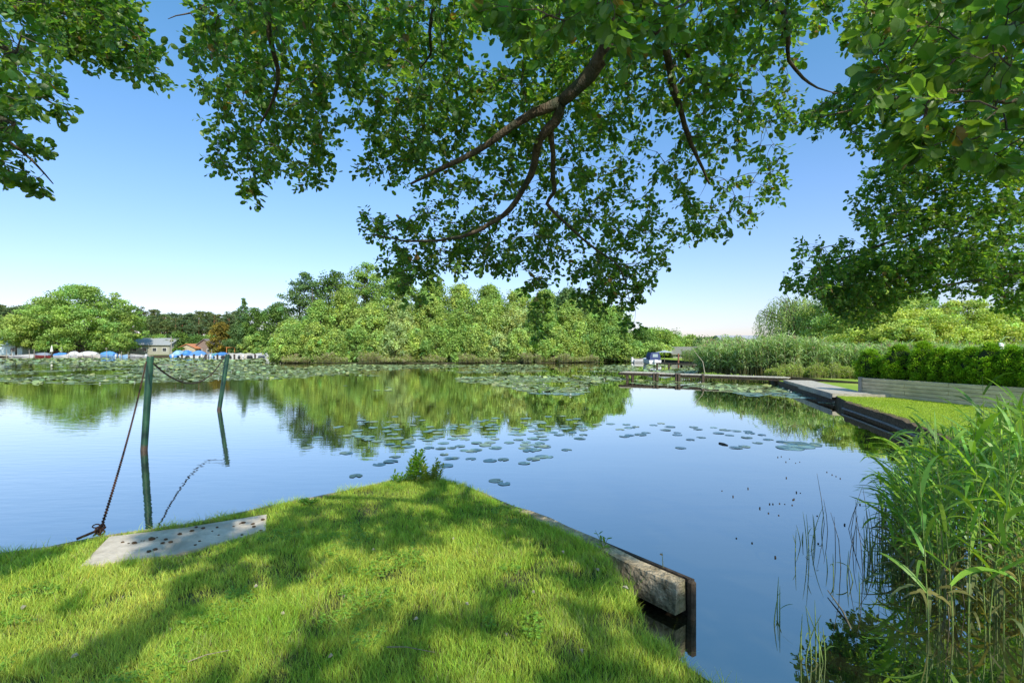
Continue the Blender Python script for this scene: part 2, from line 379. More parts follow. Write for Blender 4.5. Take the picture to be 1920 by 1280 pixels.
# right lawn with its straight bank
rb = [(30, -4), (6.0, .2), (5.2, 2.2), (6.55, 5.2), g2(1810, 833, GZ), g2(1740, 803, GZ), g2(1680, 781, GZ), g2(1620, 763, GZ), g2(1590, 753, GZ), (12.0, 18.0), (14.4, 25.9)]
right_outline = rb + [(15.2, 28.4), (17.3, 31.0), (14.6, 38.0), (19, 46), (24, 56), (26, 75), (27, 100), (30, 130), (60, 160), (400, 160), (400, -30), (30, -30)]
land('right_ground', right_outline, GZ, M_lawn)
# far shore and horizon land
far_outline = [(-400, 60), (-150, 122), (-128, 128.5), (-40, 128.5), (-20, 150), (10, 185), (30, 230), (70, 160.5), (400, 160.5), (3400, 160.5), (3400, 4900), (-3400, 4900), (-3400, 60)]
land('far_shore', far_outline, .45, M_farland)
isl = [XX(505, 76), 76], [XX(560, 70.5), 70.5], [XX(650, 69.5), 69.5], [XX(760, 70), 70], [XX(860, 70.5), 70.5], [XX(960, 71), 71], [XX(1060, 73), 73], [XX(1130, 77), 77], [XX(1180, 84), 84], [XX(1190, 100), 100], [XX(900, 104), 104], [XX(600, 100), 100], [XX(520, 90), 90]
land('island_ground', [tuple(a) for a in isl], .05, M_soil)

# ---- point in polygon
def inpoly(x, y, poly):
    poly = np.array(poly); ins = np.zeros(len(x), bool); j = len(poly) - 1
    for i in range(len(poly)):
        xi, yi = poly[i]; xj, yj = poly[j]
        c = ((yi > y) != (yj > y)) & (x < (xj - xi) * (y - yi) / (yj - yi + 1e-12) + xi)
        ins ^= c; j = i
    return ins
def vnoise(x, y, sc, seed=0):
    rs = np.random.default_rng(seed); T = rs.random((64, 64))
    fx = x * sc; fy = y * sc; ix = np.floor(fx).astype(int); iy = np.floor(fy).astype(int); u = fx - ix; v = fy - iy
    u = u * u * (3 - 2 * u); v = v * v * (3 - 2 * v); g = lambda a, b: T[a % 64, b % 64]
    return (g(ix, iy) * (1 - u) + g(ix + 1, iy) * u) * (1 - v) + (g(ix, iy + 1) * (1 - u) + g(ix + 1, iy + 1) * u) * v
# ---- grass
slab_px = [(150, 1064), (205, 1008), (350, 990), (500, 966), (498, 996), (440, 1012), (330, 1041)]
SLAB = [g2(a, b, GZ) for a, b in slab_px]
def grass(name, xy, hgt, wid, colfn, z, label, lean=.55):
    x, y = xy[:, 0], xy[:, 1]; n = len(x)
    a = RNG.uniform(0, 2 * np.pi, n); a2 = RNG.uniform(0, 6.283, n); cl = vnoise(x, y, 3.4, 3) * 12.5
    ld = np.stack([np.cos(cl) * .28 + np.cos(a) * .95, np.sin(cl) * .28 + np.sin(a) * .95, np.zeros(n)], 1)
    hh = hgt * RNG.uniform(.45, 1.25, n); lm = hh * lean * RNG.uniform(.3, 1.5, n)
    side = np.stack([-np.sin(a2), np.cos(a2), np.zeros(n)], 1) * (wid * RNG.uniform(.7, 1.2, n))[:, None] / 2
    side = np.stack([ld[:, 1], -ld[:, 0], np.zeros(n)], 1) * .0 + side
    b = np.stack([x, y, np.full(n, z)], 1)
    m = b + ld * (lm * .35)[:, None]; m[:, 2] += hh * .6
    t = b + ld * lm[:, None]; t[:, 2] += hh * .98
    V = np.stack([b - side, b + side, m - side * .75, m + side * .75, t], 1)
    T = np.array([(0, 1, 2), (1, 3, 2), (2, 3, 4)]); Fc = (T[None] + (np.arange(n) * 5)[:, None, None]).reshape(-1, 3)
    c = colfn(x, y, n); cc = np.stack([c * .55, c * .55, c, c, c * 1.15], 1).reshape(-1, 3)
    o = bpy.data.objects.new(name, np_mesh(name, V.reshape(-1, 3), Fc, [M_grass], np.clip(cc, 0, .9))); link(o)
    return tag(o, label, 'grass', kind='stuff')
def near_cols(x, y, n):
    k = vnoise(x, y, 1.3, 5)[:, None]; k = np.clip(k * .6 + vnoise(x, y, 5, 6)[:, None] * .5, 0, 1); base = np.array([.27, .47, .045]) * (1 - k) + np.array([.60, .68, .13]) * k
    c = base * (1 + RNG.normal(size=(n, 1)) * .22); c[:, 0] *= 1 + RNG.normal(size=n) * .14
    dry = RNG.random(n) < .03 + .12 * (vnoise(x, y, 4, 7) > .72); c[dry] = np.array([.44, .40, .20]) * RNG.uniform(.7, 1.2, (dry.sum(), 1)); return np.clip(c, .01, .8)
def sample_near():
    P = []
    for (y0, y1, dens) in ((1.8, 3.2, 21000), (3.2, 4.6, 15000), (4.6, 6.6, 10000)):
        x0 = -1.12 * y1 - .3; x1 = 2.2; n = int((x1 - x0) * (y1 - y0) * dens)
        x = RNG.uniform(x0, x1, n); y = RNG.uniform(y0, y1, n); ok = (x > -1.12 * y - .2) & (x < 1.12 * y + .2)
        P.append(np.stack([x[ok], y[ok]], 1))
    P = np.concatenate(P)
    nx = P[:, 0] + (vnoise(P[:, 0], P[:, 1], 9, 8) - .5) * .07; ny = P[:, 1] + (vnoise(P[:, 0], P[:, 1], 8, 9) - .5) * .06
    k = inpoly(nx, ny, near_outline) & ~inpoly(nx, ny, SLAB) & ((vnoise(P[:, 0], P[:, 1], 3.3, 91) < .80) | (RNG.random(len(P)) < .35)); return P[k]
gp = sample_near()
hh = .022 + .035 * vnoise(gp[:, 0], gp[:, 1], 2.3, 2) + .035 * vnoise(gp[:, 0], gp[:, 1], 8.0, 4) ** 1.5; hh *= 1 + .9 * (RNG.random(len(gp)) < .04)
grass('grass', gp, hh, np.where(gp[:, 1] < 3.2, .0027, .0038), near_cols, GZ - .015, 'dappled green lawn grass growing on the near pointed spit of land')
n = 60000; cx_ = RNG.uniform(-6, 2, n); cy_ = RNG.uniform(2, 6.4, n); v_ = vnoise(cx_, cy_, 2.1, 93) * .6 + vnoise(cx_, cy_, 6, 94) * .4
k = inpoly(cx_, cy_, near_outline) & ~inpoly(cx_, cy_, SLAB) & (v_ > .70); cx_, cy_ = cx_[k], cy_[k]; n = len(cx_)
P_ = np.repeat(np.stack([cx_, cy_, GZ + RNG.uniform(.02, .05, n)], 1), 3, 0); a_ = np.repeat(RNG.uniform(0, 6.28, n), 3) + np.tile([0, 2.09, 4.19], n)
N_ = np.stack([-np.cos(a_) * .25, -np.sin(a_) * .25, np.ones(3 * n)], 1) + RNG.normal(size=(3 * n, 3)) * .15; N_, _, _ = frames(N_); U_ = np.stack([np.cos(a_), np.sin(a_), 0 * a_], 1); U_ = unit(U_ - N_ * (U_ * N_).sum(1, keepdims=True))
g = leaf_geom(P_, N_, U_, np.cross(N_, U_), RNG.uniform(.009, .016, 3 * n), RNG.uniform(.010, .016, 3 * n), A_V, A_F, jitter_col((.22, .40, .05), 3 * n, .2))
o = link(bpy.data.objects.new('clover', np_mesh('clover', g[0], g[1], [M_grass], g[2]))); tag(o, 'small clover patches scattered through the near lawn', 'clover', kind='stuff')
# overhanging tufts along the banks
E = []
for line, q in ((left_edge + tip, 1), (tip[1:] + right_edge, 1)):
    for (a, b) in zip(line[:-1], line[1:]):
        a = np.array(a); b = np.array(b); ln = np.linalg.norm(b - a); n = int(ln * 900)
        t = RNG.random((n, 1)); p = a + (b - a) * t + RNG.normal(size=(n, 2)) * .035
        E.append(p)
E = np.concatenate(E)
E = E[(vnoise(E[:, 0], E[:, 1], 3.1, 21) > .42) & ~inpoly(E[:, 0], E[:, 1], SLAB)]
grass('bank_grass', E, .04 + .07 * vnoise(E[:, 0], E[:, 1], 4, 22), .0045, near_cols, GZ - .03, 'longer untidy grass fringing the edge of the near bank', lean=.9)
# right lawn blades
def lawn_cols(x, y, n):
    k = vnoise(x, y, .7, 15)[:, None]; base = np.array([.34, .48, .04]) * (1 - k) + np.array([.46, .56, .06]) * k
    return np.clip(base * (1 + RNG.normal(size=(n, 1)) * .16), .01, .8)
n = 330000; x = RNG.uniform(5, 20, n); y = RNG.uniform(4, 25, n)
wall_a = np.array(G(1612, 739, GZ)[:2]); wall_b = np.array(G(1920, 770, GZ)[:2])
wd_ = wall_b - wall_a; side_ = (x - wall_a[0]) * wd_[1] - (y - wall_a[1]) * wd_[0]
k = inpoly(x, y, right_outline) & ((side_ > 0) | (x < wall_a[0])) & (x < 1.15 * y + 1)
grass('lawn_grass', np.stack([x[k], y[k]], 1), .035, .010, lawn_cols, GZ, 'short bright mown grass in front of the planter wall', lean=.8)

# ---- concrete slab by the chain
mb = MB(); n = len(SLAB)
mb.v = [(x, y, GZ + .012) for x, y in SLAB] + [(x, y, GZ - .2) for x, y in SLAB]
mb.f = [tuple(range(n))] + [(i, (i + 1) % n, n + (i + 1) % n, n + i)[::-1] for i in range(n)]
o = mb.build('concrete_slab', M_concrete); tag(o, 'pale grey concrete slab set in the grass beside the chain', 'slab')
# clods on the slab
clod_px = [(230, 1017, 9), (241, 1019, 6), (252, 1019, 14), (265, 1014, 5), (270, 1014, 5), (284, 1012, 18), (294, 1008, 6), (311, 1012, 11), (305, 1019, 11), (320, 1017, 12), (279, 1035, 13), (291, 1031, 13), (337, 1002, 12),
           (360, 996, 11), (368, 989, 9), (381, 991, 11), (398, 996, 6), (407, 989, 8), (410, 1003, 6), (366, 1022, 8), (374, 1015, 8), (438, 987, 6), (450, 982, 6), (456, 981, 12), (474, 983, 10), (476, 988, 11), (454, 1003, 8), (484, 998, 7), (489, 995, 8), (493, 975, 12)]
for i, (a, b, s) in enumerate(clod_px):
    p = G(a, b, GZ + .01); r = s / F * p[1] * .34
    rings = []
    for j in range(6):
        th = math.pi * j / 5
        rings.append([(p[0] + max(.05, math.sin(th)) * r * math.cos(q) * random.uniform(.75, 1.25), p[1] + max(.05, math.sin(th)) * r * math.sin(q) * random.uniform(.6, 1.1), p[2] + r * .45 * (1 - math.cos(th)) * random.uniform(.9, 1.1)) for q in np.linspace(0, 6.283, 10)[:-1]])
    mb = MB(); mb.loft(rings); o = mb.build('dirt_clod', M_clod)
    big = s >= 12
    tag(o, 'larger dark brown clod of dried dirt lying on the concrete slab' if big else 'small dark crumb of dried dirt lying on the concrete slab', 'dirt clod', 'large clods on the slab' if big else 'small crumbs on the slab')

# ---- left bank edging (thin capped board) and right bank edging
def edging(name, pts, w, h, z, mat, label, cat, jag=.0):
    mb = MB()
    P = [np.array(p) for p in pts]
    Q = []
    for a, b in zip(P[:-1], P[1:]):
        m = max(1, int(np.linalg.norm(b - a) / .25))
        for t in range(m): Q.append(a + (b - a) * t / m)
    Q.append(P[-1]); rings = []
    for i, q in enumerate(Q):
        d = Q[min(i + 1, len(Q) - 1)] - Q[max(i - 1, 0)]; d = d / np.linalg.norm(d); nrm = np.array([-d[1], d[0]])
        j = lambda: random.uniform(-jag, jag)
        a = q + nrm * w / 2; b = q - nrm * w / 2
        rings.append([(a[0] + j(), a[1] + j(), z + j() * .6), (b[0] + j(), b[1] + j(), z + j() * .6), (b[0], b[1], z - h), (a[0], a[1], z - h)])
    mb.loft(rings); o = mb.build(name, mat); tag(o, label, cat); return o
edging('bank_board', [g2(-40, 1046, GZ), g2(0, 1039, GZ), g2(90, 1027, GZ), g2(185, 1007, GZ), g2(350, 984, GZ), g2(500, 951, GZ), g2(610, 929, GZ), g2(700, 910, GZ), g2(735, 901, GZ)], .05, .5, GZ + .005, M_curb, 'weathered edging board along the left side of the near bank', 'edging', .006)
cur = [g2(862, 912, .27), g2(920, 938, .27), g2(1010, 978, .27), g2(1095, 1021, .27), g2(1180, 1048, .27), g2(1283, 1092, .27)]
edging('concrete_curb', [g2(868, 912, .28), g2(930, 940, .28), g2(1020, 975, .28), g2(1110, 1016, .28), g2(1190, 1053, .28), g2(1276, 1091, .28)], .13, .23, .285, M_curb, 'crumbling grey concrete beam edging the right side of the near bank', 'curb', .02)
# sheet of dark timber behind the beam, with the end posts
mb = MB(); a = Vector(G(1020, 969, .28)); b = Vector(G(1300, 1086, .28)); mb.seg(a, b, .03, .42); o = mb.build('timber_sheet', M_darkwood); tag(o, 'thin dark timber board behind the end of the concrete beam', 'board')
mb = MB(); c = G(1297, 1093, .26); mb.box((c[0], c[1], .1), (.05, .06, .36), .5); o = mb.build('end_post', M_darkwood); bevel(o, .012, 1); tag(o, 'short dark wet timber post at the outer end of the concrete beam', 'post')
# stone at the bank
def rock(name, p, r, mat, label, cat, sq=.6, group=None):
    rings = []
    for j in range(7):
        th = math.pi * j / 6
        rings.append([(p[0] + max(.04, math.sin(th)) * r * math.cos(q) * random.uniform(.8, 1.2), p[1] + max(.04, math.sin(th)) * r * math.sin(q) * random.uniform(.8, 1.2), p[2] + r * sq * (1 - math.cos(th))) for q in np.linspace(0, 6.283, 11)[:-1]])
    mb = MB(); mb.loft(rings); o = mb.build(name, mat); tag(o, label, cat, group); return o
rock('stone', (*g2(1238, 1200, .05), -.02), .05, M_curb, 'small dark wet stone at the foot of the near right bank', 'stone', .9)

# ---- the two green mooring posts and chains
def post(base_px, top_px, wpx, label):
    b = Vector(G(*base_px)); t = Vector(D(top_px[0], top_px[1], b.y)); r = wpx / F * b.y / 2
    e = empty('mooring_post', b); tag(e, label, 'mooring post')
    d = (t - b); mb = MB(); mb.tube([-d * .25, d * .002, d * .5, d * .985, d], [r, r, r, r, r * .93], 20); mb.build('post', M_post, e, smooth=False)
    me = e.children[0].data; me.polygons.foreach_set('use_smooth', [len(p.vertices) == 4 for p in me.polygons])
    mb = MB(); mb.tube([d * 1.0 + Vector((0, 0, .001)), d * 1.0 + Vector((0, 0, .008))], [r * .97, r * .93], 20); mb.build('cap', surf_mat('post_cap', (.12, .06, .04), (.22, .14, .1), scale=20), e)
    return b, t, r
b1, t1, r1 = post((270, 844), (282, 668), 11.5, 'nearer and thicker green painted mooring post leaning slightly in the lake')
b2, t2, r2 = post((411, 768), (427, 664), 7.6, 'farther slimmer green painted mooring post tilting to the right in the lake')
def chain(name, pts, link_len, wire, label, col=M_rust):
    # arc-length resample, one oval link per step, each turned a quarter against the last
    P = [Vector(p) for p in pts]; ds = [0]
    for a, b in zip(P[:-1], P[1:]): ds.append(ds[-1] + (b - a).length)
    n = int(ds[-1] / (link_len * .74)); mb = MB()
    def at(s):
        for i in range(len(P) - 1):
            if s <= ds[i + 1]: return P[i].lerp(P[i + 1], (s - ds[i]) / (ds[i + 1] - ds[i] + 1e-9))
        return P[-1]
    for i in range(n):
        s = (i + .5) * ds[-1] / n; c = at(s); t = (at(min(s + .02, ds[-1])) - at(max(0, s - .02))).normalized()
        u = t.cross(Vector((0, 0, 1))).normalized() if abs(t.z) < .99 else Vector((1, 0, 0)); v = t.cross(u)
        w_ = (u + v).normalized() if i % 2 else (u - v).normalized()
        ring = []
        for k in range(9):
            q = 2 * math.pi * k / 8; ring.append(c + t * math.cos(q) * link_len * .5 + w_ * math.sin(q) * link_len * .30)
        mb.tube(ring, wire, 4, caps=False)
    o = mb.build(name, col); tag(o, label, 'chain'); return o
ca = Vector(t1) + Vector((-r1 * .6, -r1 * 1.0, -.10)); ce = Vector(G(186, 1001, GZ + .02))
pts = []
for i in range(31):
    t = i / 30; p = ca.lerp(ce, t); p.z -= .22 * 4 * t * (1 - t) * .55; pts.append(p)
chain('mooring_chain', pts, .045, .0042, 'rusty chain running from the nearer green post down to the bank')
cb = Vector(t1) + Vector((r1 * 1.0, 0, -.14)); cc = Vector(t2) + Vector((-r2, -r2, -.06)); pts = []
for i in range(31):
    t = i / 30; p = cb.lerp(cc, t); p.z -= .62 * 4 * t * (1 - t); pts.append(p)
chain('slack_chain', pts, .05, .007, 'dark slack chain sagging between the two green mooring posts', M_darkwood)
# anchor knot
mb = MB()
for i in range(9):
    c = Vector(ce) + Vector((random.uniform(-.05, .05), random.uniform(-.04, .04), random.uniform(0, .07))); ax = Vector((random.gauss(0, 1), random.gauss(0, 1), random.gauss(0, .6))).normalized(); u = ax.orthogonal().normalized(); v = ax.cross(u)
    mb.tube([c + u * math.cos(k * .785) * .026 + v * math.sin(k * .785) * .016 for k in range(9)], .006, 5, caps=False)
mb.tube([Vector(ce) + Vector((-.15, -.06, -.02)), Vector(ce) + Vector((-.05, -.01, .02)), Vector(ce) + Vector((.02, 0, .05))], .012, 6)
o = mb.build('anchor_shackle', M_rust); tag(o, 'tangled iron shackle holding the chain at the grass edge', 'shackle')

# ---- weed clump at the tip of the spit
def leafy_stem(h, nl, ll, wl, col, seed, lean=(0, 0), r=.0035):
    rs = np.random.default_rng(seed); P = [];
    pts = [Vector((lean[0] * t ** 1.5, lean[1] * t ** 1.5, h * t)) for t in np.linspace(0, 1, 6)]
    mb = MB(); mb.tube(pts, [r, r, r * .9, r * .8, r * .6, r * .3], 5)
    N = []; U = []; Pn = []; sz = []
    for i in range(nl):
        t = .12 + .88 * i / nl; k = min(4, int(t * 5)); p = pts[k].lerp(pts[k + 1], t * 5 - k)
        for s in (0, 1):
            a = i * 1.57 + s * math.pi + rs.normal() * .25; el = .35 + rs.normal() * .25 + t * .35
            U.append((math.cos(a) * math.cos(el), math.sin(a) * math.cos(el), math.sin(el))); N.append((-math.cos(a) * math.sin(el), -math.sin(a) * math.sin(el), math.cos(el)))
            Pn.append(tuple(p)); sz.append(ll * (1 - .45 * t) * rs.uniform(.8, 1.2))
    N = np.array(N); U = np.array(U); V_ = np.cross(N, U); sz = np.array(sz)
    return mb, leaf_geom(np.array(Pn), N, U, V_, sz, sz * wl, A_V, A_F, jitter_col(col, len(sz), .2))
def weed(px, py, h, label, seed, n=1, col=(.20, .34, .05), ll=.10, spread=.05, cat='weed', leafn=9, z=GZ):
    r = empty('weed_plant', G(px, py, z)); tag(r, label, cat); st = MB(); gs = []
    for i in range(n):
        ox, oy = random.gauss(0, spread), random.gauss(0, spread)
        m, g = leafy_stem(h * random.uniform(.65, 1.05), leafn, ll, .5, col, seed * 31 + i, (random.gauss(0, .06), random.gauss(0, .06)))
        st.add([(a + ox, b + oy, c - .02) for a, b, c in m.v], m.f); g[0][:, 0] += ox; g[0][:, 1] += oy; gs.append(g)
    st.build('stem', surf_mat('stem', (.1, .14, .04), (.18, .2, .07)), r); g = join(gs)
    link(bpy.data.objects.new('leaf', np_mesh('leaf', g[0], g[1], [M_leaf_near], g[2])), r); return r
weed(783, 899, .40, 'tallest leafy green weed on the tip of the spit, beside the lily pads', 1, 9, spread=.06, leafn=14)
weed(815, 903, .29, 'bushy yellowish weed with brown tops right of the tallest weed on the tip', 2, 10, col=(.30, .34, .06), ll=.07, spread=.07, leafn=13)
weed(748, 903, .14, 'short pale green weed left of the tallest weed on the tip', 3, 3, spread=.03, ll=.08, leafn=6)
weed(765, 906, .16, 'dark leafy weed wedged between the tallest and the short pale weed', 9, 4, col=(.12, .25, .05), spread=.05, ll=.08, leafn=7)
weed(575, 944, .05, 'low spreading weed hanging over the left bank edge', 4, 12, col=(.10, .22, .04), ll=.06, spread=.045, leafn=3)
weed(1132, 1030, .17, 'single sprouting weed growing out of the concrete beam', 5, 2, ll=.07, spread=.012, leafn=3, z=.28)
weed(1240, 1062, .12, 'tiny whitish seed stalk standing on the outer concrete beam', 6, 1, col=(.4, .4, .36), ll=.012, spread=.01, leafn=8, z=.28)

# fallen bits on the lawn
M_dry = surf_mat('dry_leaf', (.35, .28, .18), (.6, .55, .45), scale=30, rough=.8, bump=0)
for i, (a, b, s) in enumerate([(320, 1180, .025), (560, 1060, .02), (700, 1030, .025), (780, 1160, .03), (950, 1190, .03), (850, 1010, .02), (1000, 1110, .025), (230, 1120, .03), (140, 1230, .035), (620, 1230, .03), (530, 1150, .025), (1090, 1220, .035), (45, 1139, .06), (1055, 1035, .05), (1120, 1068, .045), (875, 1132, .035), (1172, 1102, .05), (645, 1118, .03), (1240, 1040, .03), (480, 1099, .03)]):
    p = G(a, b, GZ + .045); q = random.uniform(0, 6); mb = MB()
    mb.add([(p[0] + s * .5 * (c * math.cos(q) - d * math.sin(q)), p[1] + s * .5 * (c * math.sin(q) + d * math.cos(q)), p[2] + e) for c, d, e in ((-1, 0, 0), (-.4, .4, .012), (.4, .38, .016), (1, 0, 0), (.4, -.38, .01), (-.4, -.4, .014), (0, 0, -.004))], [(0, 6, 1), (1, 6, 2), (2, 6, 3), (3, 6, 4), (4, 6, 5), (5, 6, 0)])
    o = mb.build('dry_leaf', M_dry); tag(o, 'pale dry curled leaf fallen on the green lawn', 'fallen leaf', 'dry leaves on the lawn')
M_deadtwig = surf_mat('dead_twig', (.16, .12, .08), (.34, .28, .2), scale=30, bump=0)
for (a, b, c, d, lab) in [(352, 1240, 430, 1218, 'thin pale dry twig on the grass at the lower left'), (725, 1212, 815, 1222, 'thin brown twig on the grass at the lower centre')]:
    p = Vector(G(a, b, GZ + .05)); q = Vector(G(c, d, GZ + .055)); mb = MB(); mb.tube([p, p.lerp(q, .4) + Vector((0, .01, .006)), q], [.003, .0025, .0015], 5); o = mb.build('twig', M_deadtwig); tag(o, lab, 'twig')

# ================================================================== LILY PADS
def pad_template(k=18, notch=.35):
    ang = np.linspace(notch / 2, 2 * np.pi - notch / 2, k); r = 1 + .03 * np.sin(ang * 5)
    V = np.concatenate([[[0.12, 0, 0]], np.stack([np.cos(ang) * r, np.sin(ang) * r, .012 * np.sin(ang * 3)], 1)])
    return V, np.array([(0, i, i + 1) for i in range(1, k)])
PADCOL = (.20, .31, .24)
def pad_mesh(i):
    V, T = pad_template(20, .25 + .1 * i); rs = np.random.default_rng(i); V[1:, :2] *= (1 + rs.normal(size=(len(V) - 1, 1)) * .012)
    col = jitter_col([PADCOL, (.22, .31, .19), (.22, .32, .25), (.17, .27, .20), (.32, .36, .18)][i % 5], 1, .05)[0]
    return np_mesh('lily_pad', V, T, [M_pad], np.repeat([col], len(V), 0))
pads = [pad_mesh(i) for i in range(8)]
cA = [(770,131),(900,131),(568,152),(600,163),(645,162),(420,195),(735,163),(768,180),(716,197),(745,190),(720,218),(788,208),(878,183),(546,214),(490,245),(540,232),(560,250),(595,262),(615,270),(310,256),(245,317),(485,351),(730,262),(785,261),(740,297),(775,308),(850,311),(905,243),(862,270),(925,262),(955,272),(1005,262),(1030,250),(980,193),(995,212),(1050,210),(1030,228),(1110,205),(1125,180),(1180,180),(1215,190),(1250,180),(1290,160),(1315,152),(1360,156),(1375,140),(1210,199),(1270,193),(1330,188),(1340,208),(1380,190),(1360,228),(1140,243),(1115,264),(1200,241),(1190,268),(1060,290),(1110,318),(1160,308),(1260,288),(1310,298),(1345,250),(1370,265),(1340,286),(1250,330),(1235,340),(1370,320),(975,318),(1065,357),(1090,382),(1125,380),(1225,384),(1340,395),(1420,388),(745,400),(675,418),(770,372),(1072,425),(535,487),(1497,202),(1490,222),(1525,237),(1510,268),(1455,287),(1545,168),(1567,140),(1615,157),(1610,171),(1660,171),(1570,182),(1590,195),(1640,205),(1600,218),(1690,131),(1700,190),(1740,200),(1780,205),(1790,187),(1815,150),(1860,145),(1870,170),(1890,190),(1900,210),(1650,248),(1600,262),(1555,300),(1610,300),(1640,290),(1670,310),(1575,335),(1550,320),(1800,330),(1545,410),(1600,385),(1650,372),(1680,372),(1375,515),(1425,533),(1880,262),(1900,240),(1720,225),(1755,240)]
cB = [(12,577),(85,580),(128,590),(100,595),(55,603),(75,635),(100,630),(150,627),(175,618),(210,583),(245,575),(285,590),(265,605),(318,618),(320,628),(395,592),(415,602),(380,650),(430,640),(487,594),(540,605),(590,610),(510,620),(560,630),(645,612),(655,620),(640,640),(710,628),(690,665),(740,650),(335,688),(630,682),(590,687),(830,665),(870,668),(890,680),(925,672),(800,660),(840,688)]
near_pads = [(a / 3.2 + 500, b / 3.2 + 740) for a, b in cA] + [(a / 2.4615 + 1140, b / 2.4615 + 560) for a, b in cB]
def put_pad(x, y, r, label, group, k):
    o = bpy.data.objects.new('lily_pad', pads[k % 8]); o.location = (x, y, .004 + .0015 * (k % 5)); o.rotation_euler = (random.gauss(0, .008), random.gauss(0, .008), random.uniform(0, 6.28)); o.scale = (r, r * random.uniform(.88, 1), r); link(o)
    tag(o, label, 'lily pad', group)
near_pads += [(a + random.gauss(0, 16), b + random.gauss(0, 5)) for a, b in random.sample(near_pads[:110], 46) if b < 850]
for i, (a, b) in enumerate(near_pads):
    p = G(a, b); put_pad(p[0], p[1], random.uniform(.095, .145) if a < 1480 or b < 820 else .27, 'round blue-green lily pad floating on the open water beyond the spit', 'scattered lily pads on the near open water', i)
# further patches
def pad_points(n, poly_px, gap=.0, seed=0, ns=.25, thr=.35):
    rs = np.random.default_rng(seed); W = np.array([g2(a, b, 0) for a, b in poly_px]); lo = W.min(0); hi = W.max(0)
    P = rs.uniform(lo, hi, (n, 2)); k = inpoly(P[:, 0], P[:, 1], W) & (vnoise(P[:, 0], P[:, 1] * .6, ns, seed + 3) * .6 + vnoise(P[:, 0], P[:, 1], ns * 3, seed + 5) * .4 > thr); return P[k]
mid = pad_points(2300, [(850, 708), (960, 704), (1060, 705), (1100, 716), (1105, 735), (1075, 742), (1000, 738), (930, 722), (860, 716)], seed=1, ns=.4, thr=.34)
mid2 = pad_points(4200, [(1100, 700), (1200, 712), (1330, 716), (1480, 724), (1600, 757), (1560, 757), (1480, 748), (1400, 742), (1340, 730), (1200, 722), (1100, 724)], seed=2, ns=.45, thr=.42)
mid3 = pad_points(300, [(640, 722), (730, 724), (735, 733), (640, 731)], seed=4, ns=.4, thr=.42)
allmid = np.concatenate([mid, mid2, mid3]); allmid = allmid[~inpoly(allmid[:, 0], allmid[:, 1], right_outline)]
order = np.argsort(allmid[:, 1]); near_sel = allmid[order[:140]]; rest = allmid[order[140:]]
for i, (x, y) in enumerate(near_sel):
    put_pad(x, y, random.uniform(.13, .19), 'yellowish green lily pad crowded in the nearer edge of the mid-lake patches', 'lily pads on the near edge of the crowded patches', i * 3 + 1)
band = [(-700, 719), (0, 718), (150, 721), (300, 717), (480, 712), (620, 707), (760, 703), (900, 699), (1060, 696), (1200, 699), (1190, 684), (1000, 683.5), (700, 683.5), (500, 683), (495, 672), (0, 671.6), (-700, 671.6)]
bandp = pad_points(170000, band, seed=6, ns=.16, thr=.43)
far2 = pad_points(14000, [(1060, 700), (1200, 705), (1215, 683), (1330, 690), (1300, 700), (1240, 712), (1100, 712)], seed=8, ns=.2, thr=.42)
far2 = far2[~inpoly(far2[:, 0], far2[:, 1], right_outline)]
allf = np.concatenate([rest, bandp, far2])
def pads_bulk(P):
    n = len(P); V, T = np.concatenate([[[0, 0, 0]], np.stack([np.cos(np.linspace(.2, 6.1, 8)), np.sin(np.linspace(.2, 6.1, 8)), np.zeros(8)], 1)]), np.array([(0, i, i + 1) for i in range(1, 8)])
    a = RNG.uniform(0, 6.28, n); z = RNG.uniform(.004, .014, n); r = RNG.uniform(.10, .19, n)
    r = r * np.clip(P[:, 1] / 45, 1, 1.8)
    tl = (RNG.random(n) < .12) * RNG.uniform(.1, .5, n)        # a few leaves stand up out of the water
    N = np.stack([np.cos(a * 3) * tl, np.sin(a * 3) * tl, np.ones(n)], 1); N, U, W_ = frames(N)
    Pn = np.stack([P[:, 0], P[:, 1], z + tl * .5 * r], 1)
    c = jitter_col((.27, .34, .13), n, .25, .1); y_ = RNG.random(n) < .12; c[y_] = np.array([.36, .37, .14]) * RNG.uniform(.8, 1.2, (y_.sum(), 1))
    return leaf_geom(Pn, N, U, W_, r, r, V, T, c)
g = pads_bulk(allf); o = link(bpy.data.objects.new('lily_pad_field', np_mesh('lily_pad_field', g[0], g[1], [M_padfar], g[2]))); tag(o, 'wide band of crowded lily pads covering the far part of the lake', 'lily pads', kind='stuff')
# flowers
def flower_mesh():
    P = []; N = []; U = []
    for ring, (k, el, r) in enumerate(((9, .3, 1), (7, .8, .8), (5, 1.2, .6))):
        for i in range(k):
            a = 6.283 * i / k + ring * .3; U.append((math.cos(a) * math.cos(el), math.sin(a) * math.cos(el), math.sin(el))); N.append((-math.cos(a) * math.sin(el), -math.sin(a) * math.sin(el), math.cos(el))); P.append((0, 0, 0))
    P, N, U = map(np.array, (P, N, U)); s = np.full(len(P), 1.0)
    return leaf_geom(P, N, U, np.cross(N, U), s, s * .5, A_V, A_F, np.repeat([[.85, .84, .76]], len(P), 0))
g = flower_mesh(); fm = np_mesh('water_lily_flower', g[0], g[1], [leaf_mat('petal', trans=.2, rough=.5, tint=(1, 1, 1))], g[2])
fsel = np.concatenate([bandp[RNG.choice(len(bandp), 2500)], allmid[RNG.choice(len(allmid), 100)]]); fsel = fsel[np.abs(fsel[:, 0]) < fsel[:, 1] * 1.06]; fsel = fsel[np.argsort(fsel[:, 1] + RNG.uniform(0, 45, len(fsel)))][:110]
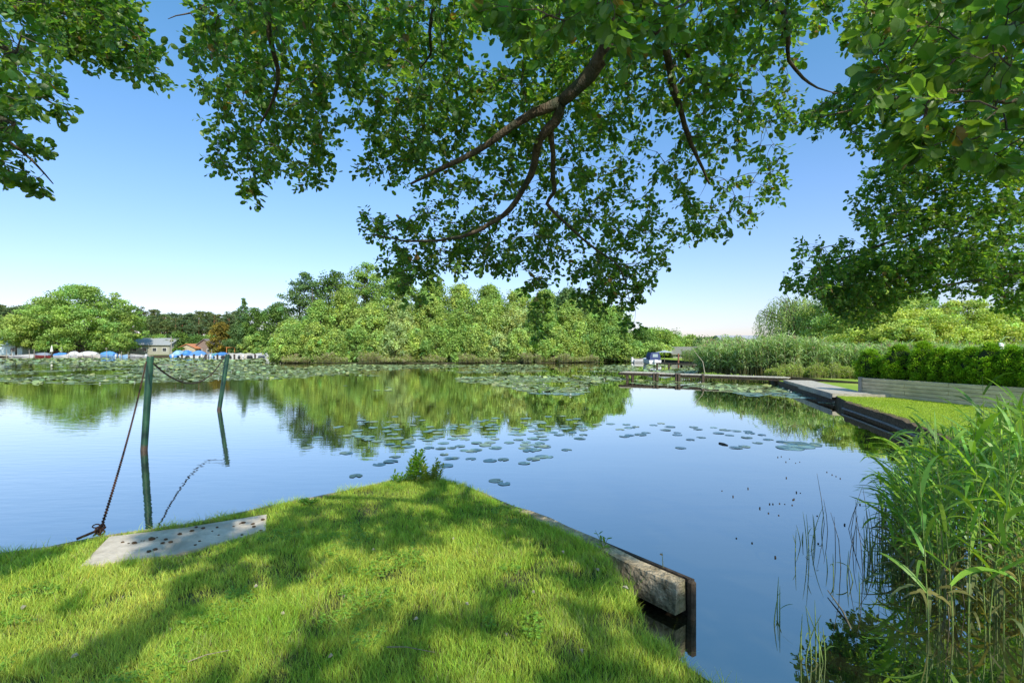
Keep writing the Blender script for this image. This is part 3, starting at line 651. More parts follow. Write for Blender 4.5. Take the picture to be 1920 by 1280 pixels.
for x, y in fsel:
    o = bpy.data.objects.new('water_lily_flower', fm); s = random.uniform(.05, .075); o.location = (x, y, .02); o.scale = (s, s, s); o.rotation_euler = (0, 0, random.uniform(0, 6)); link(o)
    tag(o, 'small white water lily flower open among the far pads', 'water lily', 'white water lilies among the far pads')

# ================================================================== NEAR REEDS
def ribbon(p0, d, ln, wd, droop, rs, n=7):
    """curved strap leaf: returns verts, tris"""
    d = unit(np.array(d, float)); hz = np.array([d[0], d[1], 0]); hz = unit(hz) if np.linalg.norm(hz) > 1e-3 else np.array([1., 0, 0])
    side = unit(np.cross(d, [0, 0, 1.0]) + rs.normal(size=3) * .25); V = []; p = np.array(p0, float); cur = d.copy()
    tw = rs.normal() * .5
    for i in range(n):
        t = i / (n - 1); w_ = wd * (.35 + 1.3 * math.sin(math.pi * min(1, .18 + .8 * t)) if t < .95 else .05) * .6
        sd = unit(side + np.cross(cur, side) * tw * t)
        V.append(p - sd * w_ / 2); V.append(p + sd * w_ / 2)
        cur = unit(cur + np.array([0, 0, -1.0]) * droop / n * (1 + 1.5 * t)); p = p + cur * ln / (n - 1)
    Fc = []
    for i in range(n - 1): a = 2 * i; Fc += [(a, a + 1, a + 3), (a, a + 3, a + 2)]
    return np.array(V), np.array(Fc)
def reed_variant(h, nl, seed, ll=.38, wl=.022, col=(.10, .20, .035), dead=False, lean=.12):
    rs = np.random.default_rng(seed); mb = MB(); lx, ly = rs.normal(size=2) * lean * h * .6
    pts = [Vector((lx * t * t, ly * t * t, h * t - .1 * (1 - t))) for t in np.linspace(0, 1, 8)]
    mb.tube(pts, [.0045, .0045, .0042, .004, .0036, .003, .0024, .001], 5)
    gs = []
    for i in range(nl):
        t = .12 + .86 * (i + rs.uniform(-.2, .2)) / nl; t = min(max(t, .1), .99); k = min(6, int(t * 7)); p = pts[k].lerp(pts[k + 1], t * 7 - k)
        a = (i % 2) * math.pi + rs.normal() * .7 + seed; el = 1.12 - .12 * t + rs.normal() * .14
        v, f = ribbon(p, (math.cos(a) * math.cos(el), math.sin(a) * math.cos(el), math.sin(el)), ll * rs.uniform(.7, 1.2) * (1 - .25 * abs(t - .6)), wl * rs.uniform(.7, 1.25), rs.uniform(.3, 1.8), rs)
        c = jitter_col(col if t > .25 else (.22, .22, .07), 1, .16)[0]; gs.append((v, f, np.repeat([c], len(v), 0)))
    g = join(gs) if gs else None
    return mb, g
M_reedstem = surf_mat('reed_stem', (.12, .20, .04), (.26, .34, .09), scale=6, rough=.6, bump=0)
M_deadstem = surf_mat('dead_stem', (.10, .08, .05), (.26, .22, .13), scale=12, rough=.8, bump=0)
variants = []
for i in range(12):
    mb, g = reed_variant(1.15 + .07 * i, 9 + i % 4, i + 40, ll=.40 + .03 * (i % 4), wl=.027, col=[(.20, .38, .05), (.27, .46, .05), (.16, .32, .06), (.33, .50, .07)][i % 4])
    variants.append((mb.mesh('stem', M_reedstem), np_mesh('leaf', g[0], g[1], [M_reed], g[2])))
reed_poly = [(3.15, 3.9), (3.55, 4.5), (4.0, 5.3), (4.8, 6.0), (6.9, 6.3), (6.4, 3.2), (3.75, 3.0), (3.4, 3.35)]
cnt = 0
while cnt < 235:
    x = random.uniform(3.1, 6.9); y = random.uniform(3.0, 6.3)
    if not inpoly(np.array([x]), np.array([y]), reed_poly)[0]: continue
    if x > 1.06 * y + .5: continue
    k = random.randrange(12); ppx = CX + F * x / y; tpx = float(np.interp(ppx, [1560, 1640, 1700, 1760, 1820, 1880, 1960], [960, 880, 830, 790, 765, 750, 735])) + random.uniform(0, 150) * random.random()
    s = min(1.25, max(.35, (H - (tpx - HY) / F * y) / (1.15 + .07 * k)))
    r = empty('reed_plant', (x, y, 0.0), random.uniform(0, 6.28)); r.scale = (1, 1, s)
    tag(r, 'tall green reed with long drooping leaves in the dense clump at the near right', 'reed', 'reeds in the dense near right clump')
    link(bpy.data.objects.new('stem', variants[k][0]), r); link(bpy.data.objects.new('foliage', variants[k][1]), r); cnt += 1
# the one reed that rises above the lawn
for (px, Yd, topy, lab) in [(1852, 4.3, 705, 'tallest reed, rising in front of the planter wall at the right'), (1755, 4.6, 775, 'reed leaning out at the left flank of the near reed clump')]:
    h = D(px, topy, Yd)[2]; mb, g = reed_variant(h, 11, int(px), ll=.42, wl=.03, lean=.05)
    r = empty('reed_plant', (XX(px, Yd), Yd, 0)); tag(r, lab, 'reed'); mb.build('stem', M_reedstem, r); link(bpy.data.objects.new('foliage', np_mesh('leaf', g[0], g[1], [M_reed], g[2])), r)
for i in range(34):
    ppx = random.uniform(1665, 1930); pby = random.uniform(1010, 1205) if ppx > 1730 else random.uniform(985, 1080); p = G(ppx, pby)
    tpx = float(np.interp(ppx, [1660, 1740, 1820, 1930], [880, 820, 770, 745])) + random.uniform(0, 90); h = H - (tpx - HY) / F * p[1]
    mb, g = reed_variant(max(.5, h), 9, 700 + i, ll=.44, wl=.033, col=[(.24, .44, .05), (.30, .50, .06), (.18, .36, .06)][i % 3], lean=.10)
    tl = random.uniform(0, .32) if ppx < 1780 else random.uniform(-.1, .15)
    for arr in (g[0],): arr[:, 0] -= tl * arr[:, 2] ** 1.3 * .9 * (arr[:, 2] > 0)
    mb.v = [(a - tl * max(0, c) ** 1.3 * .9, b, c) for a, b, c in mb.v]
    r = empty('reed_plant', p); tag(r, 'broad-leaved bright reed at the front of the near right clump', 'reed', 'broad-leaved reeds at the clump front')
    mb.build('stem', M_reedstem, r); link(bpy.data.objects.new('foliage', np_mesh('leaf', np.nan_to_num(g[0]), g[1], [M_reed], g[2])), r)
# dead stalks in the clump
for i in range(70):
    x, y = random.uniform(3.0, 4.7), random.uniform(3.5, 5.7)
    if x > y * .95 or x < y * .64: continue
    mb = MB(); h = random.uniform(.25, .7); q = random.gauss(0, .18), random.gauss(0, .18)
    mb.tube([(x, y, -.1), (x + q[0] * h * .5, y + q[1] * h * .5, h * .5), (x + q[0] * h * 1.2, y + q[1] * h, h)], [.0035, .003, .0015], 5)
    o = mb.build('dead_reed_stalk', M_deadstem); tag(o, 'thin leafless brown stalk among the green near reeds', 'dead reed', 'leafless stalks among the near reeds')
# sparse emergent stems in open water
sparse = [(1491, 1047, 990), (1503, 1012, 995), (1505, 1020, 1000), (1517, 1048, 962), (1514, 1040, 958), (1521, 1030, 945), (1527, 1010, 962), (1529, 1014, 968), (1540, 1000, 955), (1502, 1020, 985), (1457, 1140, 1080), (1462, 1163, 1100), (1451, 1168, 1120), (1552, 1070, 1038), (1563, 1080, 1036), (1588, 1085, 1032), (1601, 1090, 1058), (1612, 1115, 1070),
          (1501, 1238, 1152), (1509, 1240, 1140), (1498, 1230, 1205), (1522, 1242, 1138), (1530, 1238, 1132), (1537, 1246, 1165), (1545, 1244, 1150), (1548, 1236, 1175), (1535, 1235, 1190)]
for i in range(30): a = random.uniform(1618, 1690); b = random.uniform(1035, 1070); sparse.append((a, b, b - random.uniform(35, 90)))
for i, (a, b, c) in enumerate(sparse):
    p = G(a, b); h = (b - c) / F * p[1]; mb, g = reed_variant(h, 2 if h > .2 else 0, 300 + i, ll=.1, wl=.009, col=(.16, .25, .05), lean=.2)
    if g is None:
        o = mb.build('reed_shoot', M_reedstem, None, loc=p); tag(o, 'short bare reed shoot poking out of the open water', 'reed shoot', 'bare shoots in the open water')
    else:
        r = empty('reed_shoot', p); near = a < 1615
        tag(r, 'thin young reed shoot standing alone in the open water' if near else 'thin young reed shoot at the left fringe of the reed clump', 'reed shoot', 'young shoots in open water' if near else 'young shoots at the fringe of the clump')
        mb.build('stem', M_reedstem, r); link(bpy.data.objects.new('foliage', np_mesh('leaf', g[0], g[1], [M_reed], g[2])), r)
# tiny black stubs
for a, b in [(1474, 866), (1492, 868), (1480, 860), (1458, 857), (1465, 856), (1500, 866), (1550, 885), (1560, 890), (1568, 893), (1575, 897), (1475, 896), (1494, 922), (1494, 924), (1500, 924), (1488, 936), (1486, 937), (1354, 920), (1375, 931), (1403, 916), (1424, 953), (1450, 945), (1461, 944), (1472, 945), (1443, 945), (1486, 947), (1532, 967), (1583, 984), (1381, 1009), (1410, 1018), (1455, 1045), (1534, 1019), (1613, 946), (1440, 962), (1460, 966)]:
    p = G(a, b); mb = MB(); mb.tube([(0, 0, -.02), (random.uniform(-.01, .01), 0, random.uniform(.006, .02))], [.010, .008], 5); o = mb.build('plant_stub', M_darkwood, None, loc=p); tag(o, 'tiny black plant stub just breaking the water surface', 'plant stub', 'black stubs in the water')
mb = MB(); p = Vector(G(1349, 831)); q = Vector(G(1364, 835)); mb.tube([p, p.lerp(q, .5), q], [.03, .035, .02], 6); o = mb.build('floating_stick', M_darkwood); tag(o, 'dark stick floating right of the scattered pads', 'stick')
mb = MB(); mb.tube([Vector(G(1552, 1113)) + Vector((0, 0, .03)), Vector(G(1580, 1150)) + Vector((0, 0, .02)), Vector(G(1612, 1205)) - Vector((0, 0, .03))], [.004, .007, .009], 6); o = mb.build('bent_stalk', M_deadstem); tag(o, 'long bent brown stalk slanting into the dark water', 'stalk')

# ================================================================== RIGHT BANK: edging, deck, jetty, planter, hedge
bk = [(5.2, 2.2), (6.55, 5.2), g2(1810, 833, GZ), g2(1740, 803, GZ), g2(1680, 781, GZ), g2(1625, 764, GZ), g2(1588, 753, GZ)]
edging('bank_edging', bk, .22, .36, .31, surf_mat('peaty_edge', (.06, .042, .022), (.26, .18, .10), scale=18, rough=.95, bump=1.0, bdist=.05), 'dark crumbling turf edge of the right-hand lawn above the water', 'edging', .03)
edging('bank_rail', [(a - .17, b - .02) for a, b in bk], .04, .045, .12, surf_mat('grey_rail', (.13, .13, .12), (.28, .27, .25), scale=9), 'thin grey rail fixed along the foot of the right-hand lawn edge', 'rail', .002)
edging('bank_timber', [g2(1612, 760, .25), (12.35, 17.2), (12.0, 18.0), (14.35, 25.9)], .12, .4, .27, M_darkwood, 'dark wet timber edge below the grey deck', 'edging', .01)
def boards(name, parts, mat, parent): mb = MB(); [mb.add(*p) for p in parts]; return mb.build(name, mat, parent)
# deck
dA = Vector(G(1560, 737, .40)); dB = Vector(G(1470, 712, .40)); dw = 1.25
dk = empty('wooden_deck', (0, 0, 0)); tag(dk, 'low grey plank deck along the water left of the planter wall', 'deck')
mb = MB(); dv = (dB - dA); nrm = Vector((dv.y, -dv.x, 0)).normalized(); nb = 44
for i in range(nb):
    a = dA + dv * (i / nb); b = dA + dv * ((i + .92) / nb); m = (a + b) / 2; m2 = m + nrm * dw; mb.seg(m, m2, (b - a).length, .035)
mb.build('boards', M_deck, dk)
mb = MB(); mb.seg(dA - nrm * .02, dB - nrm * .02, .03, .2); mb.build('fascia', M_wood, dk)
mb = MB(); mb.seg(dA + nrm * .0 - dv.normalized() * .02, dA + nrm * 1.95 - dv.normalized() * .02, .05, .14); mb.build('end_board', M_wood, dk)
mb = MB()
for t in (.1, .5, .9):
    c = dA + dv * t + nrm * .15; mb.box((c.x, c.y, .0), (.12, .12, .66))
mb.build('leg', M_darkwood, dk)
# jetty
jt = empty('wooden_jetty', (0, 0, 0)); tag(jt, 'long narrow nearer jetty on paired piles running out over the lily pads', 'jetty')
jR = Vector((15.3, 26.6, .47)); jK = Vector(D(1243, 698, 31.2)); jK.z = .47; jL = Vector((XX(1168, 32.6), 32.6, .49))
def planks(a, b, wd, n, z=0, gap=.9):
    mb = MB(); dv = b - a; nr = Vector((dv.y, -dv.x, 0)).normalized()
    for i in range(n):
        c = a + dv * ((i + .5) / n) + Vector((0, 0, random.uniform(-.004, .004))); mb.seg(c - nr * wd / 2, c + nr * wd / 2, dv.length / n * gap, .04)
    return mb
planks(jR, jK, 1.1, 60).build('boards', M_deck, jt)
planks(jK + Vector((0, .1, .02)), jL + Vector((0, 0, .02)), 1.5, 24).build('end_platform', M_deck, jt)
mb = MB(); dv = (jK - jR).normalized(); nr = Vector((dv.y, -dv.x, 0))
for s in (-1, 1): mb.seg(jR + nr * .48 * s + Vector((0, 0, -.045)), jK + nr * .48 * s + Vector((0, 0, -.045)), .08, .15); mb.seg(jK + nr * .65 * s + Vector((0, 0, -.03)), jL + nr * .65 * s + Vector((0, 0, -.03)), .08, .14)
mb.build('beam', M_darkwood, jt)
for (px) in (1176, 1186, 1226, 1232, 1268, 1273, 1318):
    t = (px - 1170) / (1470 - 1170); Y = 32.4 + (26.6 - 32.4) * t
    for s in (-.45, .45):
        mb = MB(); mb.box((XX(px, Y + s) , Y + s, .05), (.16, .16, .9)); bevel(mb.build('leg', M_darkwood, jt), .02)
# low timber edge running on behind the deck
mb = MB(); mb.seg(Vector((15.3, 26.9, .5)), Vector(D(1612, 716, 24)), .14, .18); o = mb.build('timber_edge', M_darkwood); tag(o, 'long dark timber edge running between the deck and the reeds', 'edging')
# second jetty and things beyond
j2 = empty('wooden_jetty', (0, 0, 0)); tag(j2, 'shorter farther jetty with a rusty post, behind the long one', 'jetty')
a = Vector((XX(1228, 55), 55, .5)); b = Vector((XX(1306, 51), 51, .5)); planks(a, b, 1.2, 26).build('boards', M_darkwood, j2)
mb = MB(); mb.seg(a + Vector((0, -.5, -.05)), b + Vector((0, -.5, -.05)), .1, .12); mb.build('beam', M_deck, j2)
for px, s in ((1230, .4), (1252, .4), (1275, .5), (1298, .4)):
    mb = MB(); mb.box((XX(px, 53), 52.6, .0), (.18, .18, .9)); mb.build('leg', M_darkwood, j2)
mb = MB(); mb.tube([(XX(1272, 54), 54, -.3), (XX(1272, 54), 54, 1.55)], .09, 8); mb.build('post', surf_mat('rust_post', (.2, .08, .05), (.3, .14, .08)), j2)

# planter wall
wa = Vector((wall_a[0], wall_a[1], 0)); wb = Vector((wall_b[0], wall_b[1], 0)); wdir = (wb - wa).normalized(); wb2 = wb + wdir * 7; wn = Vector((wdir.y, -wdir.x, 0))
if wn.y > 0: wn = -wn
pw = empty('planter_wall', (0, 0, 0)); tag(pw, 'low wall of pale horizontal sleepers holding up the clipped hedge', 'retaining wall')
plank_m = surf_mat('planter_board', (.54, .42, .25), (.78, .63, .40), scale=5, rough=.8, bump=.3, c3=(.46, .38, .23), stretch=(1, 1, 3))
tot = (wb2 - wa).length; bh = .128; rows = 5
for r_ in range(rows):
    s = 0.14; k = 0
    while s < tot:
        ln = 3.0 if (k or r_ % 2 == 0) else 1.6; e = min(tot, s + ln)
        mb = MB(); off = random.uniform(-.006, .006); zt = GZ + bh * (r_ + 1) - .004
        p = wa + wdir * (s + .004) + Vector((0, 0, zt)) + wn * off; q = wa + wdir * (e - .004) + Vector((0, 0, zt)) + wn * off
        mb.seg(p, q, .1, bh - .008); o = mb.build('plank', plank_m, pw); bevel(o, .012, 2); s = e; k += 1
mb = MB(); c = wa + wdir * .06; mb.box((c.x, c.y, GZ + .325), (.14, .14, .67), math.atan2(wdir.y, wdir.x)); o = mb.build('corner_post', M_wood, pw); bevel(o, .01)
mb = MB(); back = -wn
for i in range(8):
    p = wa - wn * (.12 + .13 * 0) + back * 0; 
mb.seg(wa + back * .06 + wdir * .0 + Vector((0, 0, GZ + .62)), wa + back * 1.3 + Vector((0, 0, GZ + .62)), .1, .62); mb.build('side_plank', plank_m, pw)
mb = MB(); q0 = wa + back * .7 + Vector((0, 0, GZ + .56)); q1 = wb2 + back * .7 + Vector((0, 0, GZ + .56)); mb.seg(q0, q1, 1.25, .5); mb.build('soil', M_soil, pw)
# thuja hedge
def thuja(h, r, seed):
    rs = np.random.default_rng(seed); K = 260; z = rs.uniform(.02, 1, K); a = rs.uniform(0, 6.283, K)
    prof = np.clip(np.minimum(1, (1.03 - z) * 1.9), .06, 1) ** .6 * (.74 + .26 * np.sin(np.clip(z * 3.0 + .2, 0, 3.1)))
    rr = r * prof * rs.uniform(.74, 1.06, K); C = np.stack([rr * np.cos(a), rr * np.sin(a), z * h], 1)
    C = np.concatenate([C, np.stack([rs.normal(size=16) * r * .25, rs.normal(size=16) * r * .25, h * rs.uniform(.90, 1.0, 16)], 1)])
    n = 70; idx = np.repeat(np.arange(len(C)), n); m = len(idx); outw = C[idx] * np.array([1, 1, 0]) / r; outw[:, 2] += .7
    d = rs.normal(size=(m, 3)) + outw * .7; d = unit(d); P = C[idx] + d * rs.uniform(.01, .10, (m, 1)) * rs.uniform(.5, 1.6, len(C))[idx][:, None]
    U = unit(d + outw * .6 + rs.normal(size=(m, 3)) * .25); N, _, _ = frames(np.cross(U, rs.normal(size=(m, 3)))); V_ = np.cross(N, U)
    s = rs.uniform(.03, .06, m); c = jitter_col((.19, .35, .018), len(C), .28, .06)[idx] * (1 + rs.normal(size=(m, 1)) * .15)
    tipk = (rs.random(m) < .35); c[tipk] *= 1.5
    mb = MB(); mb.tube([(0, 0, -.3), (0, 0, h * .85)], [.05, .015], 6)
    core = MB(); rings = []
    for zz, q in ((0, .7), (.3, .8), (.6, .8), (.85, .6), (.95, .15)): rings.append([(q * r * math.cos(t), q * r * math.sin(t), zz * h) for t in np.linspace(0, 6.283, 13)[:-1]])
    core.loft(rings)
    return mb, leaf_geom(P, N, U, V_, s, s * .55, RH_V, RH_F, np.clip(c, .003, .6)), core
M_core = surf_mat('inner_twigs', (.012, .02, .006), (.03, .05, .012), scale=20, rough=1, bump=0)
th_px = [1632, 1686, 1731, 1764, 1793, 1820, 1858, 1897, 1938, 1985]
pr = [50, 66, 42, 38, 36, 40, 58, 46, 50, 52]
labs = ['first bush at the left end of the clipped hedge', 'wide second bush of the clipped hedge, bulging over the planter wall', 'third bush of the clipped hedge, slightly higher than its neighbours', 'fourth bush of the clipped hedge', 'narrow fifth bush of the clipped hedge', 'sixth bush of the clipped hedge, behind the reed tip', 'broad seventh bush of the clipped hedge, below the white lamp', 'eighth bush of the clipped hedge near the photo edge', 'ninth bush of the clipped hedge, cut by the right photo edge', 'tenth bush of the clipped hedge beyond the right photo edge']
topz = [1.98, 2.02, 2.08, 2.0, 1.98, 2.0, 2.04, 2.02, 2.0, 2.0]
for i, (px, w_) in enumerate(zip(th_px, pr)):
    # meet the line of the hedge (0.55 m behind the wall face)
    dx = (px - CX) / F; p0 = wa - wn * .5; t = (dx * p0.y - p0.x) / (wdir.x - dx * wdir.y); c = p0 + wdir * t
    r = w_ / F * c.y * .56; hgt = topz[i] + (-.06, .05, .10, -.02, -.08, -.02, .06, .0, .04, 0)[i] - (GZ + .56); mbt, g, core = thuja(hgt, min(r, .62) * .79, 500 + i)
    e = empty('thuja_bush', (c.x, c.y, GZ + .56)); tag(e, labs[i], 'hedge bush', 'clipped evergreen hedge on the planter'); mbt.build('trunk', M_bark_far, e)
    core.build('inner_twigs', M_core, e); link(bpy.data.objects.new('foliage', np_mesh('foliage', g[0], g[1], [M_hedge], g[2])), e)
# white lamp head behind the hedge
c = Vector(D(1876, 650, 19.5)); e = empty('garden_lamp', (c.x, c.y, GZ)); tag(e, 'white rounded lamp head showing above the hedge top', 'lamp')
mb = MB(); mb.tube([(0, 0, 0), (0, 0, c.z - GZ - .08)], .03, 8); mb.build('pole', M_white, e)
mb = MB(); zz = c.z - GZ; mb.tube([(0, 0, zz - .12), (0, 0, zz - .08), (0, 0, zz + .08), (0, 0, zz + .14), (0, 0, zz + .16)], [.07, .1, .1, .07, .02], 12); mb.build('lamp_head', M_white, e, smooth=True)

# ---- reed bed in the middle distance (stuff)
def reed_bed(name, n, samp, hfun, label, cols, wl=.03, ll=.45, nl=6, plume=.15, z0=.1):
    P = samp(n); P = P[vnoise(P[:, 0], P[:, 1], 1.6, 62) * .5 + vnoise(P[:, 0], P[:, 1], .7, 63) * .5 > .3]; n = len(P); rs = RNG; hgt = hfun(P) * rs.uniform(.75, 1.08, n); parts = []
    a = rs.uniform(0, 6.28, n); cla = vnoise(P[:, 0], P[:, 1], .9, 61) * 12; lx = (np.cos(a) * .06 + np.cos(cla) * .10) * hgt; ly = (np.sin(a) * .06 + np.sin(cla) * .06) * hgt
    b = np.stack([P[:, 0], P[:, 1], np.full(n, z0)], 1); t = b + np.stack([lx, ly, hgt], 1); m = (b + t) / 2 - np.stack([lx, ly, 0 * lx], 1) * .2
    sd = np.stack([rs.normal(size=n), rs.normal(size=n) * .3, 0 * lx], 1); sd = unit(sd) * .012
    V = np.stack([b - sd, b + sd, m + sd, m - sd, t + sd * .4, t - sd * .4], 1); T = np.array([(0, 1, 2, 3), (3, 2, 4, 5)])
    sc = jitter_col((.22, .22, .09), n, .25)
    parts.append((V.reshape(-1, 3), (T[None] + (np.arange(n) * 6)[:, None, None]).reshape(-1, 4), np.repeat(sc, 6, 0)))
    for i in range(nl):
        f = rs.uniform(.25, 1.0, n)[:, None]; q = b + (t - b) * f; aa = rs.uniform(0, 6.28, n); el = rs.uniform(.3, 1.2, n); L_ = ll * rs.uniform(.6, 1.2, n)
        d = np.stack([np.cos(aa) * np.cos(el), np.sin(aa) * np.cos(el), np.sin(el)], 1); s = unit(np.cross(d, rs.normal(size=(n, 3)))) * (wl * .5)
        k1 = q + d * (L_ * .5)[:, None]; d2 = unit(d + np.array([0, 0, -1.1]) * rs.uniform(.3, 1.6, (n, 1))); k2 = k1 + d2 * (L_ * .55)[:, None]
        V = np.stack([q - s * .5, q + s * .5, k1 + s, k1 - s, k2 + s * .15, k2 - s * .15], 1)
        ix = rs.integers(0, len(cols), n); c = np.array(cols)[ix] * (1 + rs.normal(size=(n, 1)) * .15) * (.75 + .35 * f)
        parts.append((V.reshape(-1, 3), (T[None] + (np.arange(n) * 6)[:, None, None]).reshape(-1, 4), np.clip(np.repeat(c, 6, 0), .01, .8)))
    pk = rs.random(n) < plume; tp = t[pk]; k = len(tp)
    for j in range(6):
        q = tp + rs.normal(size=(k, 3)) * np.array([.03, .03, .07]); d = unit(rs.normal(size=(k, 3)) * .4 + np.array([.2, 0, 1.0])); s = unit(np.cross(d, rs.normal(size=(k, 3)))) * .022
        V = np.stack([q, q + d * .08 + s, q + d * .19, q + d * .08 - s], 1); parts.append((V.reshape(-1, 3), (np.array([(0, 1, 2, 3)])[None] + (np.arange(k) * 4)[:, None, None]).reshape(-1, 4), np.repeat(jitter_col((.36, .27, .19), k, .2), 4, 0)))
    v, f, c = join(parts); o = link(bpy.data.objects.new(name, np_mesh(name, v, f, [M_reed], c))); return tag(o, label, 'reeds', kind='stuff')
RC = [(.30, .44, .12), (.38, .50, .18), (.24, .38, .12), (.46, .54, .26), (.19, .32, .09)]
def samp_poly(poly, front=None):
    poly = np.array(poly)
    def f(n):
        lo = poly.min(0); hi = poly.max(0); P = RNG.uniform(lo, hi, (n, 2)); return P[inpoly(P[:, 0], P[:, 1], poly)]
    return f
def H1(P): return -.35 * np.clip((18.5 - P[:, 0]) / 3, 0, 1) - .55 * np.clip((P[:, 0] - 19.5) / 3, 0, 1) + 1.85 + .8 * vnoise(P[:, 0], P[:, 1], .35, 31) + .45 * vnoise(P[:, 0], P[:, 1], 1.3, 32)
reed_bed('reed_bed', 17000, samp_poly([(14.2, 35.5), (15.6, 32.6), (17.6, 30.6), (20.5, 29.5), (23.5, 26.5), (29, 25), (33, 30), (26, 36), (17, 42), (15.2, 40)]), H1, 'tall pale green reed bed with feathery tops behind the long jetty', RC, nl=9, wl=.055, ll=.62)
reed_bed('low_reeds', 9000, samp_poly([(14.6, 38), (18.5, 46), (23, 57), (26, 75), (31, 76), (29, 57), (23, 45), (17.5, 38)]), lambda P: 1.6 + .3 * vnoise(P[:, 0], P[:, 1], .5, 3), 'lower hazy band of reeds receding beside the farther jetty', [(.19, .30, .07), (.26, .35, .11), (.15, .26, .06)], wl=.05, ll=.5, plume=.05)
reed_bed('meadow_grass', 12000, samp_poly([(15.4, 29.6), (17.5, 31.2), (20.5, 30), (23.5, 26.8), (22, 26.2), (18.5, 28.5), (16, 28.8)]), lambda P: .12 + 1.3 * vnoise(P[:, 0], P[:, 1], .8, 33) * vnoise(P[:, 0], P[:, 1], 2.6, 34), 'fresh yellow-green tall grass at the foot of the reed bed', [(.30, .42, .06), (.38, .46, .09), (.36, .36, .14)], wl=.03, ll=.25, nl=4, plume=.0, z0=GZ)
reed_bed('swamp_plants', 2600, samp_poly([(10.8, 32.5), (13.8, 31.0), (15.5, 29.2), (15.3, 32.4), (14.0, 34.8)]), lambda P: .12 + .28 * vnoise(P[:, 0], P[:, 1], .9, 35), 'bright low marsh plants growing out of the water behind the jetty', [(.32, .46, .06), (.25, .40, .06)], wl=.04, ll=.2, nl=5, plume=0, z0=0)
# bare leaning branches in the reeds
for px, a, b in ((1322, 702, 655), (1418, 706, 672), (1382, 700, 650)):
    p = Vector((XX(px, 34.2), 34.2 if px < 1400 else 30.6, .2)); q = p + Vector((random.uniform(-.9, .9), -.1, (a - b) / F * 34)); mb = MB(); mb.tube([p, p.lerp(q, .5) + Vector((.25, 0, .05)), q], [.03, .025, .01], 5); o = mb.build('bare_branch', M_dry); tag(o, 'pale dead branch leaning in front of the reed bed', 'dead branch', 'dead branches in the reed bed')

# ================================================================== ISLAND TREES
GR = {'y': (.38, .50, .13), 'g': (.30, .44, .105), 'd': (.14, .24, .05), 'p': (.44, .53, .20), 'b': (.15, .25, .085)}
def tree_at(px, topy, Y, rad, style, tint, label, group=None, name='alder', seed=0, z=.2, **kw):
    x = XX(px, Y); h = H + (HY - topy) / F * Y - z
    if style == 'broad': data = broad_tree(h, rad, GR[tint], seed=seed, **kw)
    elif style == 'willow': data = willow_tree(h, rad, GR[tint], seed=seed)
    elif style == 'conic': data = conic_tree(h, rad, kw.get('base', GR[tint]), seed=seed)
    return make_tree(name, data, (x, Y, z), label, group, rz=0)
back = [(572, 512, 'b', 'dark-limbed tall tree with open crown at the left end of the island'), (628, 510, 'd', 'second tall tree from the left end of the island, loose and airy'), (690, 492, 'g', 'tallest tree of the island, dome shaped, right of the airy pair'), (748, 503, 'g', 'tall tree just right of the tallest one on the island'), (806, 522, 'g', 'fifth tall back tree of the island from the left'), (862, 530, 'y', 'sixth tall back tree of the island from the left'), (918, 533, 'g', 'seventh tall back tree of the island from the left'), (972, 540, 'y', 'eighth tall back tree of the island from the left'), (1022, 540, 'g', 'ninth tall back tree of the island from the left'), (1066, 538, 'b', 'tenth tall back tree of the island, darker, showing under hanging leaves'), (1108, 550, 'g', 'eleventh tall back tree of the island from the left'), (1146, 572, 'g', 'rounded tree at the right end of the island')]
for i, (px, ty, t, lab) in enumerate(back):
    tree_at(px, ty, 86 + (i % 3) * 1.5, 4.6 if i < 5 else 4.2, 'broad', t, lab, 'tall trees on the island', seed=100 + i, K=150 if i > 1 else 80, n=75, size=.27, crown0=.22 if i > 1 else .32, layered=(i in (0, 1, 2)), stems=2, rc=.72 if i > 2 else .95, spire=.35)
midr = [(548, 588), (600, 572), (648, 548), (700, 556), (752, 566), (806, 556), (860, 574), (912, 560), (966, 578), (1018, 568), (1070, 572), (1114, 582), (1154, 600)]
mt = 'ygyypygypgygg'
for i, (px, ty) in enumerate(midr):
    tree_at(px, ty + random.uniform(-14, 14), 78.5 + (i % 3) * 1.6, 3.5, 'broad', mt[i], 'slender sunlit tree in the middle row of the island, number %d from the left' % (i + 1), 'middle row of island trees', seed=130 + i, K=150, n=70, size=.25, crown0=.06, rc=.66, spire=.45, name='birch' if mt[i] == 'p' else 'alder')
fr = [(528, 634), (556, 612), (592, 604), (630, 622), (668, 612), (706, 624), (742, 606), (780, 622), (818, 612), (858, 626), (896, 610), (934, 624), (972, 612), (1010, 626), (1046, 616), (1082, 628), (1116, 622), (1146, 632), (1168, 640)]
ft = 'ygyygypyggypygyyggg'
for i, (px, ty) in enumerate(fr):
    tree_at(px, ty + random.uniform(-8, 8), (73.4 if px < 1040 else 76 + (px - 1040) / 30) + (i % 2), 2.5, 'broad', ft[i], 'leafy bush at the water edge of the island, number %d from the left' % (i + 1), 'bushes along the island shore', seed=160 + i, K=100, n=65, size=.22, crown0=.0, rc=.52, spire=.3, name='willow_bush', z=.1)
